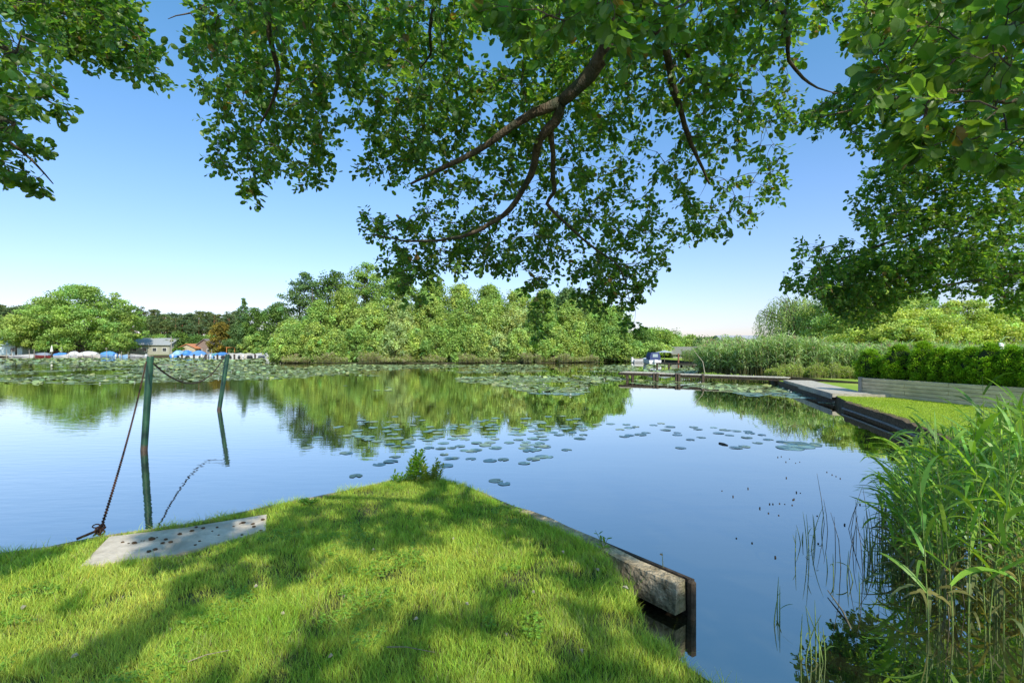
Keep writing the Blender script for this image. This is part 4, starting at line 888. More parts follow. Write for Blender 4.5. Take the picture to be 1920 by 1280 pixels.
# dry grass on the island edge
def isl_s(n):
    px = RNG.uniform(530, 1178, n); Y = 70.2 + np.clip((px - 1000) / 180, 0, 1) * 8.0 + RNG.uniform(-.9, 2.0, n); P = np.stack([(px - CX) / F * Y, Y], 1); return P[vnoise(P[:, 0], P[:, 1], .35, 44) > .36]
reed_bed('shore_grass', 15000, isl_s, lambda P: .15 + 1.1 * vnoise(P[:, 0], P[:, 1], .5, 45) ** 2 + .5 * vnoise(P[:, 0], P[:, 1], 2.0, 46) ** 2, 'dry straw-coloured and green grass along the island shore', [(.42, .40, .20), (.32, .40, .08), (.42, .35, .22), (.24, .36, .06)], wl=.06, ll=.5, nl=4, plume=.1, z0=.1)

# ================================================================== LEFT FAR SHORE
t_big = tree_at(150, 533, 139, 11.0, 'broad', 'g', 'big broad spreading tree with layered boughs on the far left shore', seed=201, K=150, n=150, size=.42, crown0=.1, layered=True, stems=2, rc=2.0, z=.45, name='spreading_tree')
tree_at(90, 560, 143, 8, 'broad', 'g', 'left shoulder tree beside the big spreading tree', seed=205, K=90, n=110, size=.42, crown0=.15, layered=True, rc=1.6, z=.45, name='spreading_tree')
tree_at(222, 560, 137, 6.5, 'broad', 'g', 'smaller spreading tree against the right side of the big one', seed=202, K=80, n=110, size=.42, crown0=.14, layered=True, rc=1.4, z=.45, name='spreading_tree')
tree_at(224, 626, 131, 2.4, 'broad', 'g', 'small bright young tree with pale trunk near the blue covered boat', seed=203, K=34, n=80, size=.3, crown0=.35, rc=.75, z=.45, name='young_tree')
tree_at(30, 592, 136, 6.2, 'broad', 'y', 'pale yellow-green rounded tree at the left photo edge', seed=204, K=70, n=110, size=.38, crown0=.25, rc=1.2, z=.45, name='round_tree')
tree_at(78, 640, 133, 1.8, 'broad', 'g', 'little dark tree between the left house and the boats', seed=206, K=24, n=70, size=.3, crown0=.3, rc=.6, z=.45, name='young_tree')
tree_at(-40, 585, 140, 8, 'broad', 'g', 'green tree beyond the left photo edge', seed=207, K=70, n=90, size=.4, rc=1.6, z=.45, name='round_tree')
GR['Y'] = (.46, .56, .13); GR['o'] = (.27, .22, .04)
tree_at(413, 604, 136, 3.3, 'broad', 'o', 'golden yellow tree in front of the pine wood', seed=210, K=60, n=90, size=.34, crown0=.05, rc=.8, z=.45, name='golden_tree')
tree_at(457, 561, 138, 3.6, 'conic', 'b', 'blue-green spire shaped tree rising above its neighbours', seed=211, z=.45, name='fir_tree')
tree_at(480, 576, 135, 3.6, 'broad', 'd', 'dark tree right of the spire shaped tree', seed=212, K=60, n=90, size=.36, crown0=.06, rc=.95, z=.45, name='round_tree')
tree_at(520, 566, 132, 5.0, 'broad', 'd', 'dark round-topped tree just left of the island', seed=213, K=80, n=100, size=.36, crown0=.06, rc=1.15, z=.45, name='round_tree')
tree_at(447, 612, 133.5, 3.2, 'broad', 'b', 'low dark tree below the spire shaped tree', seed=214, K=50, n=90, size=.34, crown0=.02, rc=.8, z=.45, name='round_tree')
tree_at(490, 622, 131, 3.2, 'broad', 'g', 'low spreading shrub behind the white boats', seed=215, K=50, n=90, size=.34, crown0=.02, rc=.8, z=.45, name='round_tree')
tree_at(468, 630, 131, 2.4, 'broad', 'y', 'pale low shrub left of the spreading shrub behind the white boats', seed=216, K=34, n=80, size=.3, crown0=.02, rc=.7, z=.45, name='shrub')
for i, (px, ty, r_, t) in enumerate([(335, 622, 3.2, 'd'), (300, 628, 3.4, 'g'), (372, 630, 3, 'd'), (392, 628, 2.6, 'g'), (270, 632, 3, 'd')]):
    tree_at(px, ty, 150 + i, r_, 'broad', t, ['dark shrub behind the crossbar pole', 'green shrub left of the crossbar pole', 'dark shrub behind the orange-roofed hut', 'green shrub left of the golden tree', 'dark shrub behind the grey-roofed house'][i], seed=220 + i, K=40, n=80, size=.36, crown0=.02, rc=.9, z=.45, name='shrub')
# pines
pr_ = []
for i in range(5):
    lab = 'dark flat-topped pine with reddish trunk in the wood behind the boats'
    pr_.append(make_tree('pine_tree', pine_tree(15 + i * .6, 3.2 + .25 * (i % 3), [(.13, .19, .075), (.155, .21, .075), (.11, .165, .07), (.18, .22, .08), (.14, .19, .085)][i], seed=240 + i, lean=random.uniform(-1, 1)), (XX(270 + i * 36, 190), 190 + i, .45), lab, 'pines in the wood behind the boats', bark=M_pinebark))
for i in range(46):
    px = 232 + (i * 197.0 / 46) + random.uniform(-4, 4) if i < 30 else random.uniform(235, 470); Y = random.uniform(178, 215)
    if i < 30: px = 236 + i * 7.2
    s = random.uniform(.86, 1.06) * (Y / 195) * (1.06 if px < 300 else .98)
    copy_thing(pr_[i % 5], (XX(px, Y), Y, .45), random.uniform(0, 6), (s, s, s))
for i in range(20):
    px = -30 + i * 7.0; Y = random.uniform(185, 205); s = random.uniform(1.12, 1.25)
    copy_thing(pr_[i % 5], (XX(px, Y), Y, .45), random.uniform(0, 6), (s, s, s), 'pine of the taller stand rising behind the left-hand trees', 'taller pines at the far left')

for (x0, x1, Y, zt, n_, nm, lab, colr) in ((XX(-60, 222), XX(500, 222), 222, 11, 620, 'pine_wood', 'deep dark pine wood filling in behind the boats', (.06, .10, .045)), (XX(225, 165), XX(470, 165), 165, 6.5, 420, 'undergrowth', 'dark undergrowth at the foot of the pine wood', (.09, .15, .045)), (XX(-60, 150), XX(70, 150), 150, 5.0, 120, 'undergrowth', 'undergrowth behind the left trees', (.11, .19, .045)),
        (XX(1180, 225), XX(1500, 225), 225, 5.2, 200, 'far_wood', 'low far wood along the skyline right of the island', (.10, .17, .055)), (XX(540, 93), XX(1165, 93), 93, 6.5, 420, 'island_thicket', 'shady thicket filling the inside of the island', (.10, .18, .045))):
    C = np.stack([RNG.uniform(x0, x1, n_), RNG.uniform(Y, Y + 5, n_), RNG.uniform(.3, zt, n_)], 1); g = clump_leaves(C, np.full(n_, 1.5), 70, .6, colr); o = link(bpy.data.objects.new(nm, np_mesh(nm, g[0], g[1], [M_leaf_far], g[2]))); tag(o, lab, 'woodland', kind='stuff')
# houses on the shores
def house(px0, px1, eave_py, ridge_py, Y, depth, wallc, roofc, label, z=.45, gable=False, win=2):
    x0, x1 = XX(px0, Y), XX(px1, Y); ze = H - (eave_py - HY) / F * Y; zr = H - (ridge_py - HY) / F * Y; w_ = x1 - x0
    e = empty('house', ((x0 + x1) / 2, Y + depth / 2, z)); tag(e, label, 'house'); hw = w_ / 2; hd = depth / 2; a = ze - z; b = zr - z
    m1 = surf_mat('house_wall', wallc, tuple(min(1, c * 1.15) for c in wallc), scale=1.5, bump=0); m2 = surf_mat('house_roof', roofc, tuple(c * 1.25 for c in roofc), scale=2.5, bump=0, stretch=(1, 4, 1))
    mb = MB()
    if gable:
        mb.add([(-hw, -hd, 0), (hw, -hd, 0), (hw, -hd, a), (0, -hd, b - .1), (-hw, -hd, a), (-hw, hd, 0), (hw, hd, 0), (hw, hd, a), (0, hd, b - .1), (-hw, hd, a)], [(0, 1, 2, 3, 4), (5, 9, 8, 7, 6), (0, 4, 9, 5), (1, 6, 7, 2)])
        mb.build('wall', m1, e); mb = MB()
        for s in (-1, 1):
            mb.add([(0, -hd - .4, b), (s * (hw + .5), -hd - .4, a - .25), (s * (hw + .5), hd + .4, a - .25), (0, hd + .4, b), (0, -hd - .4, b + .15), (s * (hw + .5), -hd - .4, a - .1), (s * (hw + .5), hd + .4, a - .1), (0, hd + .4, b + .15)], [(0, 1, 2, 3), (4, 7, 6, 5), (0, 4, 5, 1), (1, 5, 6, 2), (2, 6, 7, 3)])
    else:
        mb.add([(-hw, -hd, 0), (hw, -hd, 0), (hw, hd, 0), (-hw, hd, 0), (-hw, -hd, a), (hw, -hd, a), (hw, hd, a), (-hw, hd, a), (-hw, 0, b - .1), (hw, 0, b - .1)], [(0, 1, 5, 4), (2, 3, 7, 6), (3, 0, 4, 8, 7), (1, 2, 6, 9, 5)])
        mb.build('wall', m1, e); mb = MB()
        for s in (-1, 1):
            mb.add([(-hw - .4, 0, b), (hw + .4, 0, b), (hw + .4, s * (hd + .5), a - .2), (-hw - .4, s * (hd + .5), a - .2), (-hw - .4, 0, b + .15), (hw + .4, 0, b + .15), (hw + .4, s * (hd + .5), a - .05), (-hw - .4, s * (hd + .5), a - .05)], [(0, 1, 2, 3), (4, 7, 6, 5), (0, 3, 7, 4), (1, 5, 6, 2), (2, 6, 7, 3)])
    mb.build('roof', m2, e)
    gl = surf_mat('window_glass', (.03, .04, .05), (.06, .07, .08), rough=.1, bump=0, spec=.8)
    for i in range(win):
        cx = -hw + w_ * (i + .5) / win; ww = min(1.4, w_ / win * .5); wh = min(1.2, a * .45)
        mb = MB(); mb.box((cx, -hd - .02, a * .5), (ww, .06, wh)); f = mb.build('window', M_white, e)
        mb = MB(); mb.box((cx, -hd - .04, a * .5), (ww * .84, .06, wh * .84)); mb.build('pane', gl, f)
    return e
house(-30, 42, 646, 630, 138, 8, (.55, .62, .66), (.38, .45, .50), 'pale blue-grey house at the left photo edge')
house(98, 150, 646, 636, 147, 7, (.38, .16, .11), (.25, .2, .18), 'red brick house half hidden under the big spreading tree', win=3)
house(243, 318, 646, 634, 145, 8, (.34, .33, .27), (.30, .31, .31), 'beige house with grey roof behind the nearer mooring post', win=4)
house(336, 366, 652, 645, 141, 5, (.45, .38, .25), (.50, .20, .09), 'small hut with an orange roof between the boats and the pines', gable=True, win=1)
house(366, 401, 650, 636, 143, 6, (.22, .16, .13), (.20, .16, .15), 'dark brown shed left of the golden tree', gable=True, win=2)
house(1262, 1338, 663, 651, 96, 9, (.30, .29, .22), (.20, .19, .14), 'long brown-roofed house low behind the farther reeds', z=.3, win=4)
house(1368, 1440, 652, 629, 76, 8, (.55, .53, .52), (.32, .32, .34), 'house with broad grey roof above the reeds left of the weeping willow', z=.3, win=3)
# crossbar pole
e = empty('utility_pole', (XX(321, 134), 134, .45)); tag(e, 'wooden pole with a crossbar on the far shore', 'pole')
mb = MB(); mb.tube([(0, 0, 0), (0, 0, 5.2)], [.13, .09], 8); mb.build('pole', M_wood, e); mb = MB(); mb.box((0, 0, 4.1), (2.6, .12, .14)); mb.build('crossbar', M_wood, e)
# clipped hedge there
mb = MB(); C = np.stack([RNG.uniform(XX(322, 139), XX(346, 139), 60), RNG.uniform(138.5, 140, 60), RNG.uniform(.6, 2.4, 60)], 1); g = clump_leaves(C, np.full(60, .5), 60, .25, (.13, .22, .03))
o = link(bpy.data.objects.new('garden_hedge', np_mesh('garden_hedge', g[0], g[1], [M_leaf_far], g[2]))); tag(o, 'bright clipped hedge right of the crossbar pole', 'hedge')
# closed parasols
for px, lab in ((97, 'closed white parasol left of the two on the far shore'), (115, 'closed white parasol right of the two on the far shore')):
    e = empty('closed_parasol', (XX(px, 133), 133, .45)); tag(e, lab, 'parasol'); mb = MB(); mb.tube([(0, 0, 0), (0, 0, 2.7)], .04, 6); mb.build('pole', M_wood, e)
    mb = MB(); mb.tube([(0, 0, .9), (0, 0, 1.1), (0, 0, 2.2), (0, 0, 2.7)], [.3, .34, .16, .03], 9); mb.build('canopy', M_white, e)
# playground frame
e = empty('playground_frame', (XX(440, 131.5), 131.5, .45)); tag(e, 'orange playground frame behind the white covered boats', 'playground'); om = surf_mat('orange_timber', (.45, .16, .04), (.6, .25, .08), bump=0)
for sx in (-2.2, 0, 2.2):
    mb = MB(); mb.tube([(sx, 0, 0), (sx, 0, 2.2)], .1, 6); mb.build('leg', om, e)
mb = MB(); mb.tube([(-2.4, 0, 2.1), (2.4, 0, 2.1)], .1, 6); mb.build('crossbar', om, e)

# ---- boats
def boat(x, Y, ln, wd, rz, hullc, coverc, label, cabin=False, cover=True, covh=.75, fb=.55, windscreen=False):
    e = empty('moored_boat', (x, Y, 0), rz); tag(e, label, 'boat'); mb = MB(); st = []; N_ = 9
    for i in range(N_):
        t = i / (N_ - 1); b = wd / 2 * (1 - .12 * (1 - t) if t < .5 else math.cos((t - .5) * 2 * 1.45) ** .7 if t < .99 else .03); sh = fb + .28 * t ** 2; xx = (t - .5) * ln
        st.append([(xx, b, sh), (xx, b * .96, sh * .45), (xx, b * .72, -.05), (xx, 0, -.18), (xx, -b * .72, -.05), (xx, -b * .96, sh * .45), (xx, -b, sh), (xx, -b * .8, sh - .1), (xx, 0, sh - .12), (xx, b * .8, sh - .1)])
    mb.loft(st); mb.build('hull', surf_mat('hull', hullc, tuple(min(.85, c * 1.1) for c in hullc), scale=2, rough=.35, bump=0), e, smooth=False)
    mb = MB()
    for s in (-1, 1): mb.tube([(r_[0][0], s * r_[0][1] * 1.01, r_[0][2]) for r_ in st], .035, 5)
    mb.build('gunwale', M_wood, e)
    if cover:
        mb = MB(); rr = []
        for i in range(N_ - 1):
            t = i / (N_ - 1); p = st[i]; hc = covh * math.sin(math.pi * min(1, .2 + .78 * t)) ** .8
            if cabin: hc = covh * (1.0 if .15 < t < .62 else .35)
            b = p[0][1] * 1.04; rr.append([(p[0][0], b, p[0][2] - .1), (p[0][0], b, p[0][2] + .05), (p[0][0], b * .62, p[0][2] + hc * .72), (p[0][0], 0, p[0][2] + hc + random.uniform(-.04, .04)), (p[0][0], -b * .62, p[0][2] + hc * .72), (p[0][0], -b, p[0][2] + .05), (p[0][0], -b, p[0][2] - .1)])
        mb.loft(rr); mb.build('cover', surf_mat('boat_cover', coverc, tuple(min(.85, c * 1.25) for c in coverc), scale=3, rough=.6, bump=.3, bdist=.05), e)
    else:
        mb = MB()
        for t in (.3, .6): mb.box(((t - .5) * ln, 0, fb - .02), (.3, wd * .9, .05))
        mb.build('bench', M_wood, e)
    if windscreen:
        mb = MB(); mb.box((.1 * ln, 0, fb + covh * .8), (.06, wd * .62, .35)); mb.build('windscreen', surf_mat('dark_glass', (.25, .3, .34), (.4, .45, .5), rough=.15, bump=0), e)
    mb = MB(); mb.box((-ln / 2 - .15, 0, .45), (.28, .35, .75)); bevel(mb.build('outboard_motor', M_darkwood if random.random() < .6 else M_white, e), .04)
    return e
W = (.55, .54, .52); BL = (.07, .22, .50); LB = (.25, .42, .62); RD = (.28, .05, .04); GY = (.22, .24, .28); CR = (.50, .46, .40)
B = [(22, 62, 's', W, None, 'long open white rowing boat, leftmost of the moored boats'), (65, 97, 's', RD, GY, 'red hulled boat under a grey cover'), (104, 128, 's', W, BL, 'white boat with bright blue cover next to the red boat'),
     (130, 150, 's', W, W, 'low white boat with white cover left of the largest white one'), (151, 187, 's', CR, (.62, .6, .55), 'largest boat under a cream white cover'), (187, 217, 's', LB, (.09, .26, .56), 'boat fully wrapped in a mid-blue cover left of the nearer post'),
     (226, 240, 's', LB, None, 'small pale blue open boat right of the blue wrapped one'), (243, 274, 's', W, None, 'long low white open boat just left of the nearer post'),
     (329, 346, 'e', BL, LB, 'blue cabin boat with light upper part, left of the blue cluster'), (347, 361, 'e', W, BL, 'small boat with blue cover right of the blue cabin boat'), (364, 385, 'e', W, (.12, .28, .55), 'tall blue covered boat below the brown shed'),
     (386, 393, 'e', W, None, 'narrow white boat right of the tall blue covered one'), (395, 401, 'e', W, GY, 'narrow white boat with a grey cover'), (402, 410, 'e', LB, (.15, .35, .33), 'small boat with a greenish cover'), (411, 425, 'e', W, BL, 'rounded blue covered boat just left of the farther post'),
     (430, 440, 'e', CR, CR, 'first cream covered boat right of the farther post'), (442, 456, 'e', W, (.5, .48, .43), 'second white covered boat right of the farther post'), (458, 473, 'e', CR, (.5, .45, .38), 'third white covered boat right of the farther post'),
     (482, 495, 'e', W, (.48, .46, .43), 'fourth white covered boat right of the farther post'), (496, 511, 's', W, (.55, .55, .55), 'white boat with flat grey cover partly behind the island bush')]
for (a, b, k, hc, cc, lab) in B:
    Y = 122.5 + random.uniform(-.5, .5); c = XX((a + b) / 2, Y); wpx = (b - a) / F * Y
    tall = 'tall' in lab or 'cabin' in lab
    if k == 's': boat(c, Y, wpx, min(2.0, wpx * .45), random.choice((0.05, math.pi - .05)), hc, cc or W, lab, cover=cc is not None, covh=.95 if 'largest' in lab or 'mid-blue' in lab else .6)
    else: boat(c, Y, 4.6, wpx, math.pi / 2 * 1 + random.uniform(-.06, .06), hc, cc or W, lab, cover=cc is not None, covh=1.2 if tall else (.75 if cc == BL else .5), cabin='cabin' in lab, windscreen='cabin' in lab)
# shore jetties with mooring poles
mb = MB(); mb.seg((XX(-60, 126), 126, .5), (XX(285, 126), 126, .5), 1.0, .25); o = mb.build('shore_walkway', M_wood); tag(o, 'long pale plank walkway behind the left row of boats', 'walkway')
mb = MB(); mb.seg((XX(300, 124), 124, .55), (XX(328, 124), 124, .55), 1.2, .3); o = mb.build('landing_stage', M_darkwood); tag(o, 'short dark landing stage left of the blue cabin boat', 'landing stage')
mb = MB(); mb.seg((XX(328, 126.5), 126.5, .5), (XX(515, 126.5), 126.5, .5), 1.0, .2); o = mb.build('shore_walkway', M_wood); tag(o, 'pale plank walkway behind the blue and white boats on the right', 'walkway')
for px in (12, 22, 55, 64, 84, 129, 139, 155, 171, 200, 228, 240, 397, 429):
    mb = MB(); Y = 121; hh_ = random.uniform(1.3, 2.1); mb.tube([(0, 0, -.3), (random.uniform(-.06, .06), 0, hh_)], .06, 6); o = mb.build('mooring_pole', M_wood, None, loc=(XX(px, Y), Y, 0)); tag(o, 'thin weathered mooring pole in front of the far boats', 'mooring pole', 'thin poles among the far boats')

# cabin cruiser at the second jetty
cb = empty('cabin_boat', (XX(1228, 64), 64, 0), math.pi / 2); cb.scale = (.85, .85, .82); tag(cb, 'white motor boat with a dark blue canopy at the farther jetty', 'boat')
mb = MB(); st = []
for i in range(9):
    t = i / 8; b = .95 * (1 if t < .5 else math.cos((t - .5) * 2.9) ** .7 if t < .99 else .03); xx = (t - .0) * 5.5 - .2; sh = .72 + .3 * t
    st.append([(xx, b, sh), (xx, b * .95, .25), (xx, b * .7, -.1), (xx, -b * .7, -.1), (xx, -b * .95, .25), (xx, -b, sh)])
mb.loft(st); mb.build('hull', M_white, cb)
mb = MB(); mb.loft([[(x_, y_ * k_, z_) for y_, z_ in ((.85, .7), (.85, 1.35), (.6, 1.95), (-.6, 1.95), (-.85, 1.35), (-.85, .7))] for x_, k_ in ((-.15, .96), (.4, 1), (1.6, 1), (2.5, .8))]); mb.build('canopy', surf_mat('navy_canvas', (.035, .05, .14), (.06, .08, .2), bump=0), cb)
mb = MB(); mb.box((-.18, 0, 1.45), (.05, .8, .5)); mb.build('canopy_window', surf_mat('clear_vinyl', (.3, .36, .38), (.42, .5, .52), rough=.15, bump=0), cb)
mb = MB(); mb.box((-.4, 0, .35), (.5, .5, .9)); bevel(mb.build('outboard_motor', M_white, cb), .05)
e = empty('open_parasol', (XX(1246, 66), 66, .3)); tag(e, 'small grey open parasol right of the white motor boat', 'parasol'); mb = MB(); mb.tube([(0, 0, 0), (0, 0, 1.5)], .03, 5); mb.build('pole', M_wood, e); mb = MB(); mb.tube([(0, 0, 1.3), (0, 0, 1.42), (0, 0, 1.6)], [1.2, .7, .02], 10); mb.build('canopy', surf_mat('grey_canvas', (.35, .37, .4), (.45, .47, .5), bump=0), e)
boat(XX(1212, 74), 74, 4.2, 1.5, .1, W, None, 'little white dinghy left of the motor boat with the canopy', cover=False)

# trees on the far right
for i, (px, ty, Y, r_, t, lab) in enumerate([(1196, 622, 118, 5.5, 'd', 'dark green tree just right of the island end'), (1222, 617, 125, 6, 'g', 'rounded tree above the white motor boat'), (1244, 620, 122, 5, 'g', 'tree at the right of the group above the motor boat'), (1182, 640, 105, 3, 'g', 'low bush at the right tip of the island'),
        (1212, 645, 108, 3.4, 'g', 'low bush on the bank behind the motor boat'), (1240, 648, 100, 2.6, 'y', 'pale bush right behind the parasol')]):
    tree_at(px, ty, Y, r_, 'broad', t, lab, seed=300 + i, K=60, n=90, size=.36, crown0=.05, rc=r_ * .24, z=.3, name='bank_tree')
for i, (px, ty) in enumerate([(1262, 632), (1280, 636), (1297, 629), (1320, 634), (1340, 633), (1358, 630), (1380, 634), (1404, 636), (1430, 634), (1455, 636), (1300, 640), (1350, 640)]):
    tree_at(px, ty, 205 + (i % 3) * 6, 5.2, 'broad', 'dgyb'[i % 4], 'small distant tree on the skyline right of the motor boat, number %d from the left' % (i + 1), 'distant skyline trees', seed=320 + i, K=36, n=60, size=.6, crown0=.05, rc=1.5, z=.45, name='distant_tree')
for i, (px, ty, Y, r_, t, lab) in enumerate([(1572, 540, 50, 3.4, 'y', 'taller tree right of the willow, mostly hidden by hanging alder boughs'), (1640, 520, 52, 3.8, 'Y', 'tall pale tree behind the alder boughs and the hedge end'), (1712, 545, 54, 3.6, 'g', 'green tree behind the alder boughs above the hedge')]):
    tree_at(px, ty, Y, r_, 'broad', t, lab, seed=380 + i, K=130, n=100, size=.18, crown0=.05, rc=r_ * .18, z=.3, name='bank_tree')
r = make_tree('weeping_willow', willow_tree(H + (HY - 545) / F * 56 - .3, 3.6, (.30, .40, .11), seed=350, nst=430, size=.22), (XX(1487, 56), 56, .3), 'weeping willow with trailing strands above the reeds'); 
for i, (px, ty, Y, r_, t, lab) in enumerate([(1640, 572, 44, 4, 'Y', 'sunlit yellow-green bush behind the left end of the hedge'), (1745, 578, 42, 3.6, 'Y', 'yellow-green bush right behind the centre of the hedge'), (1815, 562, 43, 3.8, 'Y', 'highest golden-lit bush behind the hedge'), (1890, 575, 44, 3.8, 'Y', 'pale bush behind the hedge at the right photo edge'), (1560, 596, 56, 4, 'g', 'green bush between the willow and the yellow bushes'), (1940, 560, 50, 5, 'g', 'tree beyond the right photo edge'), (1700, 604, 40, 2.6, 'Y', 'low yellowish bush in front of the golden-lit ones')]):
    tree_at(px, ty, Y, r_, 'broad', t, lab, seed=360 + i, K=150, n=110, size=.15, crown0=.0, rc=r_ * .17, z=.3, name='willow_bush', layered=True)

# ================================================================== FOREGROUND ALDERS
LEAFC = (.135, .24, .056)
def grow_tree(name, label, loc, main_branches, regions, extra=None, trunk_pts=None, trunk_r=None, seed=0, leaf=.049):
    """main_branches: list of (points3d, radii). regions: list of anchor arrays (n,3) with spray sizes.
       every spray is tied back to the nearest limb by a twig, nearest sprays first, so limbs fork naturally"""
    rs = np.random.default_rng(seed); root = empty(name, (0, 0, 0)); tag(root, label, 'tree')
    mb = MB(); mb.tube(trunk_pts, trunk_r, 14); mb.build('trunk', M_bark, root, smooth=True)
    nodes = []; 
    for pts, rad in main_branches:
        # smooth resample with a little wander
        P = [Vector(p) for p in pts]; Q = []; R_ = []
        for i in range(len(P) - 1):
            p0 = P[max(i - 1, 0)]; p1 = P[i]; p2 = P[i + 1]; p3 = P[min(i + 2, len(P) - 1)]
            m = max(2, int((p2 - p1).length / .07))
            for j in range(m):
                t = j / m; q = .5 * ((2 * p1) + (p2 - p0) * t + (2 * p0 - 5 * p1 + 4 * p2 - p3) * t * t + (3 * p1 - p0 - 3 * p2 + p3) * t ** 3)
                rr = rad[i] + (rad[i + 1] - rad[i]) * t
                Q.append(q + Vector(rs.normal(size=3)) * rr * .18); R_.append(rr * rs.uniform(.92, 1.08))
        Q.append(P[-1]); R_.append(rad[-1]); mb = MB(); mb.tube(Q, R_, 10); mb.build('branch', M_bark, root, smooth=True)
        nodes += [tuple(q) for q in Q]
    nodes = np.array(nodes); A = np.concatenate([a for a, _ in regions]); SZ = np.concatenate([np.full(len(a), s) for a, s in regions])
    from mathutils import kdtree
    tw = MB(); NP = list(map(tuple, nodes)); depth = [0] * len(NP)
    kd = kdtree.KDTree(len(nodes)); [kd.insert(p, i) for i, p in enumerate(nodes)]; kd.balance()
    order = np.argsort([kd.find(a)[2] for a in A]); arr = np.empty((len(NP) + len(A) * 3, 3)); arr[:len(NP)] = NP; cntn = len(NP); dirs = np.zeros((len(A), 3))
    for oi in order:
        a = A[oi]; dd = arr[:cntn] - a; d2 = (dd ** 2).sum(1) ; d2 = d2 + np.clip(a[2] - arr[:cntn, 2], 0, 9) ** 2 * 1.5; j = int(d2.argmin()); p = arr[j]
        v = a - p; ln = np.linalg.norm(v); mid = (p + a) / 2 + np.array([0, 0, .12 * ln]) + rs.normal(size=3) * .06 * ln
        r0 = min(.011, .0025 + .006 * ln); tw.tube([p, (p * .45 + mid * .55) + rs.normal(size=3) * .03 * ln, mid, (mid + a) / 2 + rs.normal(size=3) * .03 * ln, a], [r0, r0 * .8, r0 * .6, r0 * .45, .0012], 4, caps=False)
        arr[cntn] = mid; arr[cntn + 1] = a; arr[cntn + 2] = (mid + a) / 2; cntn += 3; dirs[oi] = v / max(ln, 1e-3)
    tw.build('twigs', M_bark, root)
    # sprays of leaves
    PP = []; UU = []; NN = []; SS = []
    spr = MB()
    for a, d, s in zip(A, dirs, SZ):
        m = int(rs.integers(10, 17)); dr = unit(d * .8 + rs.normal(size=3) * .45 + np.array([0, 0, -.35])); L_ = s * rs.uniform(.7, 1.3) * (.6 if s > .25 else 1)
        for k in range(3 if s > .12 else 2):
            dk = unit(dr + rs.normal(size=3) * .55) if k else dr; e = a + dk * L_
            spr.tube([a, (a + e) / 2 + rs.normal(size=3) * .01, e], [.0016, .0013, .0007], 3, caps=False)
            mm = m if k == 0 else m // 2
            for q in range(mm):
                t = (q + .5) / mm; p = a + (e - a) * t + rs.normal(size=3) * .012
                lat = unit(np.cross(dk, rs.normal(size=3))); U = unit(lat * .9 + dk * .6 + np.array([0, 0, -.25])); UU.append(U); PP.append(p + U * .012)
                NN.append(unit(np.array([0, 0, 1.0]) + rs.normal(size=3) * .55)); SS.append(leaf * rs.uniform(.5, 1.25) * (1.5 if s > .25 else 1))
    spr.build('petioles', M_bark, root)
    P = np.array(PP); N = np.array(NN); U = np.array(UU); N = unit(N - U * (N * U).sum(1, keepdims=True)); V_ = np.cross(N, U); s = np.array(SS)
    c = jitter_col(LEAFC, len(P), .2, .14); c[rs.random(len(P)) < .06] *= np.array([1.7, 1.35, .8]); c[rs.random(len(P)) < .015] = (.22, .14, .05)
    g = leaf_geom(P, N, U, V_, s, s * rs.uniform(.72, 1.0, len(P)), A_V * np.array([1, 1, 1.6]), A_F, c)
    link(bpy.data.objects.new('foliage', np_mesh('foliage', g[0], g[1], [M_leaf_near], g[2])), root)
    print(name, 'sprays', len(A), 'leaves', len(P)); return root
def px_region(poly, n, depth, sd, gaps=(), seed=0, minsep=0):
    """anchors inside an outline measured in the photo, at real distances"""
    rs = np.random.default_rng(seed); poly = np.array(poly, float); lo = poly.min(0); hi = poly.max(0); out = []
    P = rs.uniform(lo, hi, (n * 6, 2)); k = inpoly(P[:, 0], P[:, 1], poly)
    for (gx, gy, ga, gb) in gaps: k &= ((P[:, 0] - gx) / ga) ** 2 + ((P[:, 1] - gy) / gb) ** 2 > 1
    P = P[k][:n]; Y = depth(P[:, 0], P[:, 1]) + rs.normal(size=len(P)) * sd; Y = np.maximum(Y, 1.1)
    return np.stack([(P[:, 0] - CX) / F * Y, Y, H - (P[:, 1] - HY) / F * Y], 1)
dC = lambda x, y: 3.35 + .0036 * np.clip(y, -200, 700)
trunkC = [(5.9, -2.6, 0), (5.7, -2.5, 1.5), (5.2, -2.3, 3.6), (4.6, -2.0, 5.6), (4.0, -1.8, 8.0), (3.6, -1.8, 11)]
def PB(l): return [D(a, b, c) for a, b, c in l]
hub = (4.7, -2.05, 5.2)
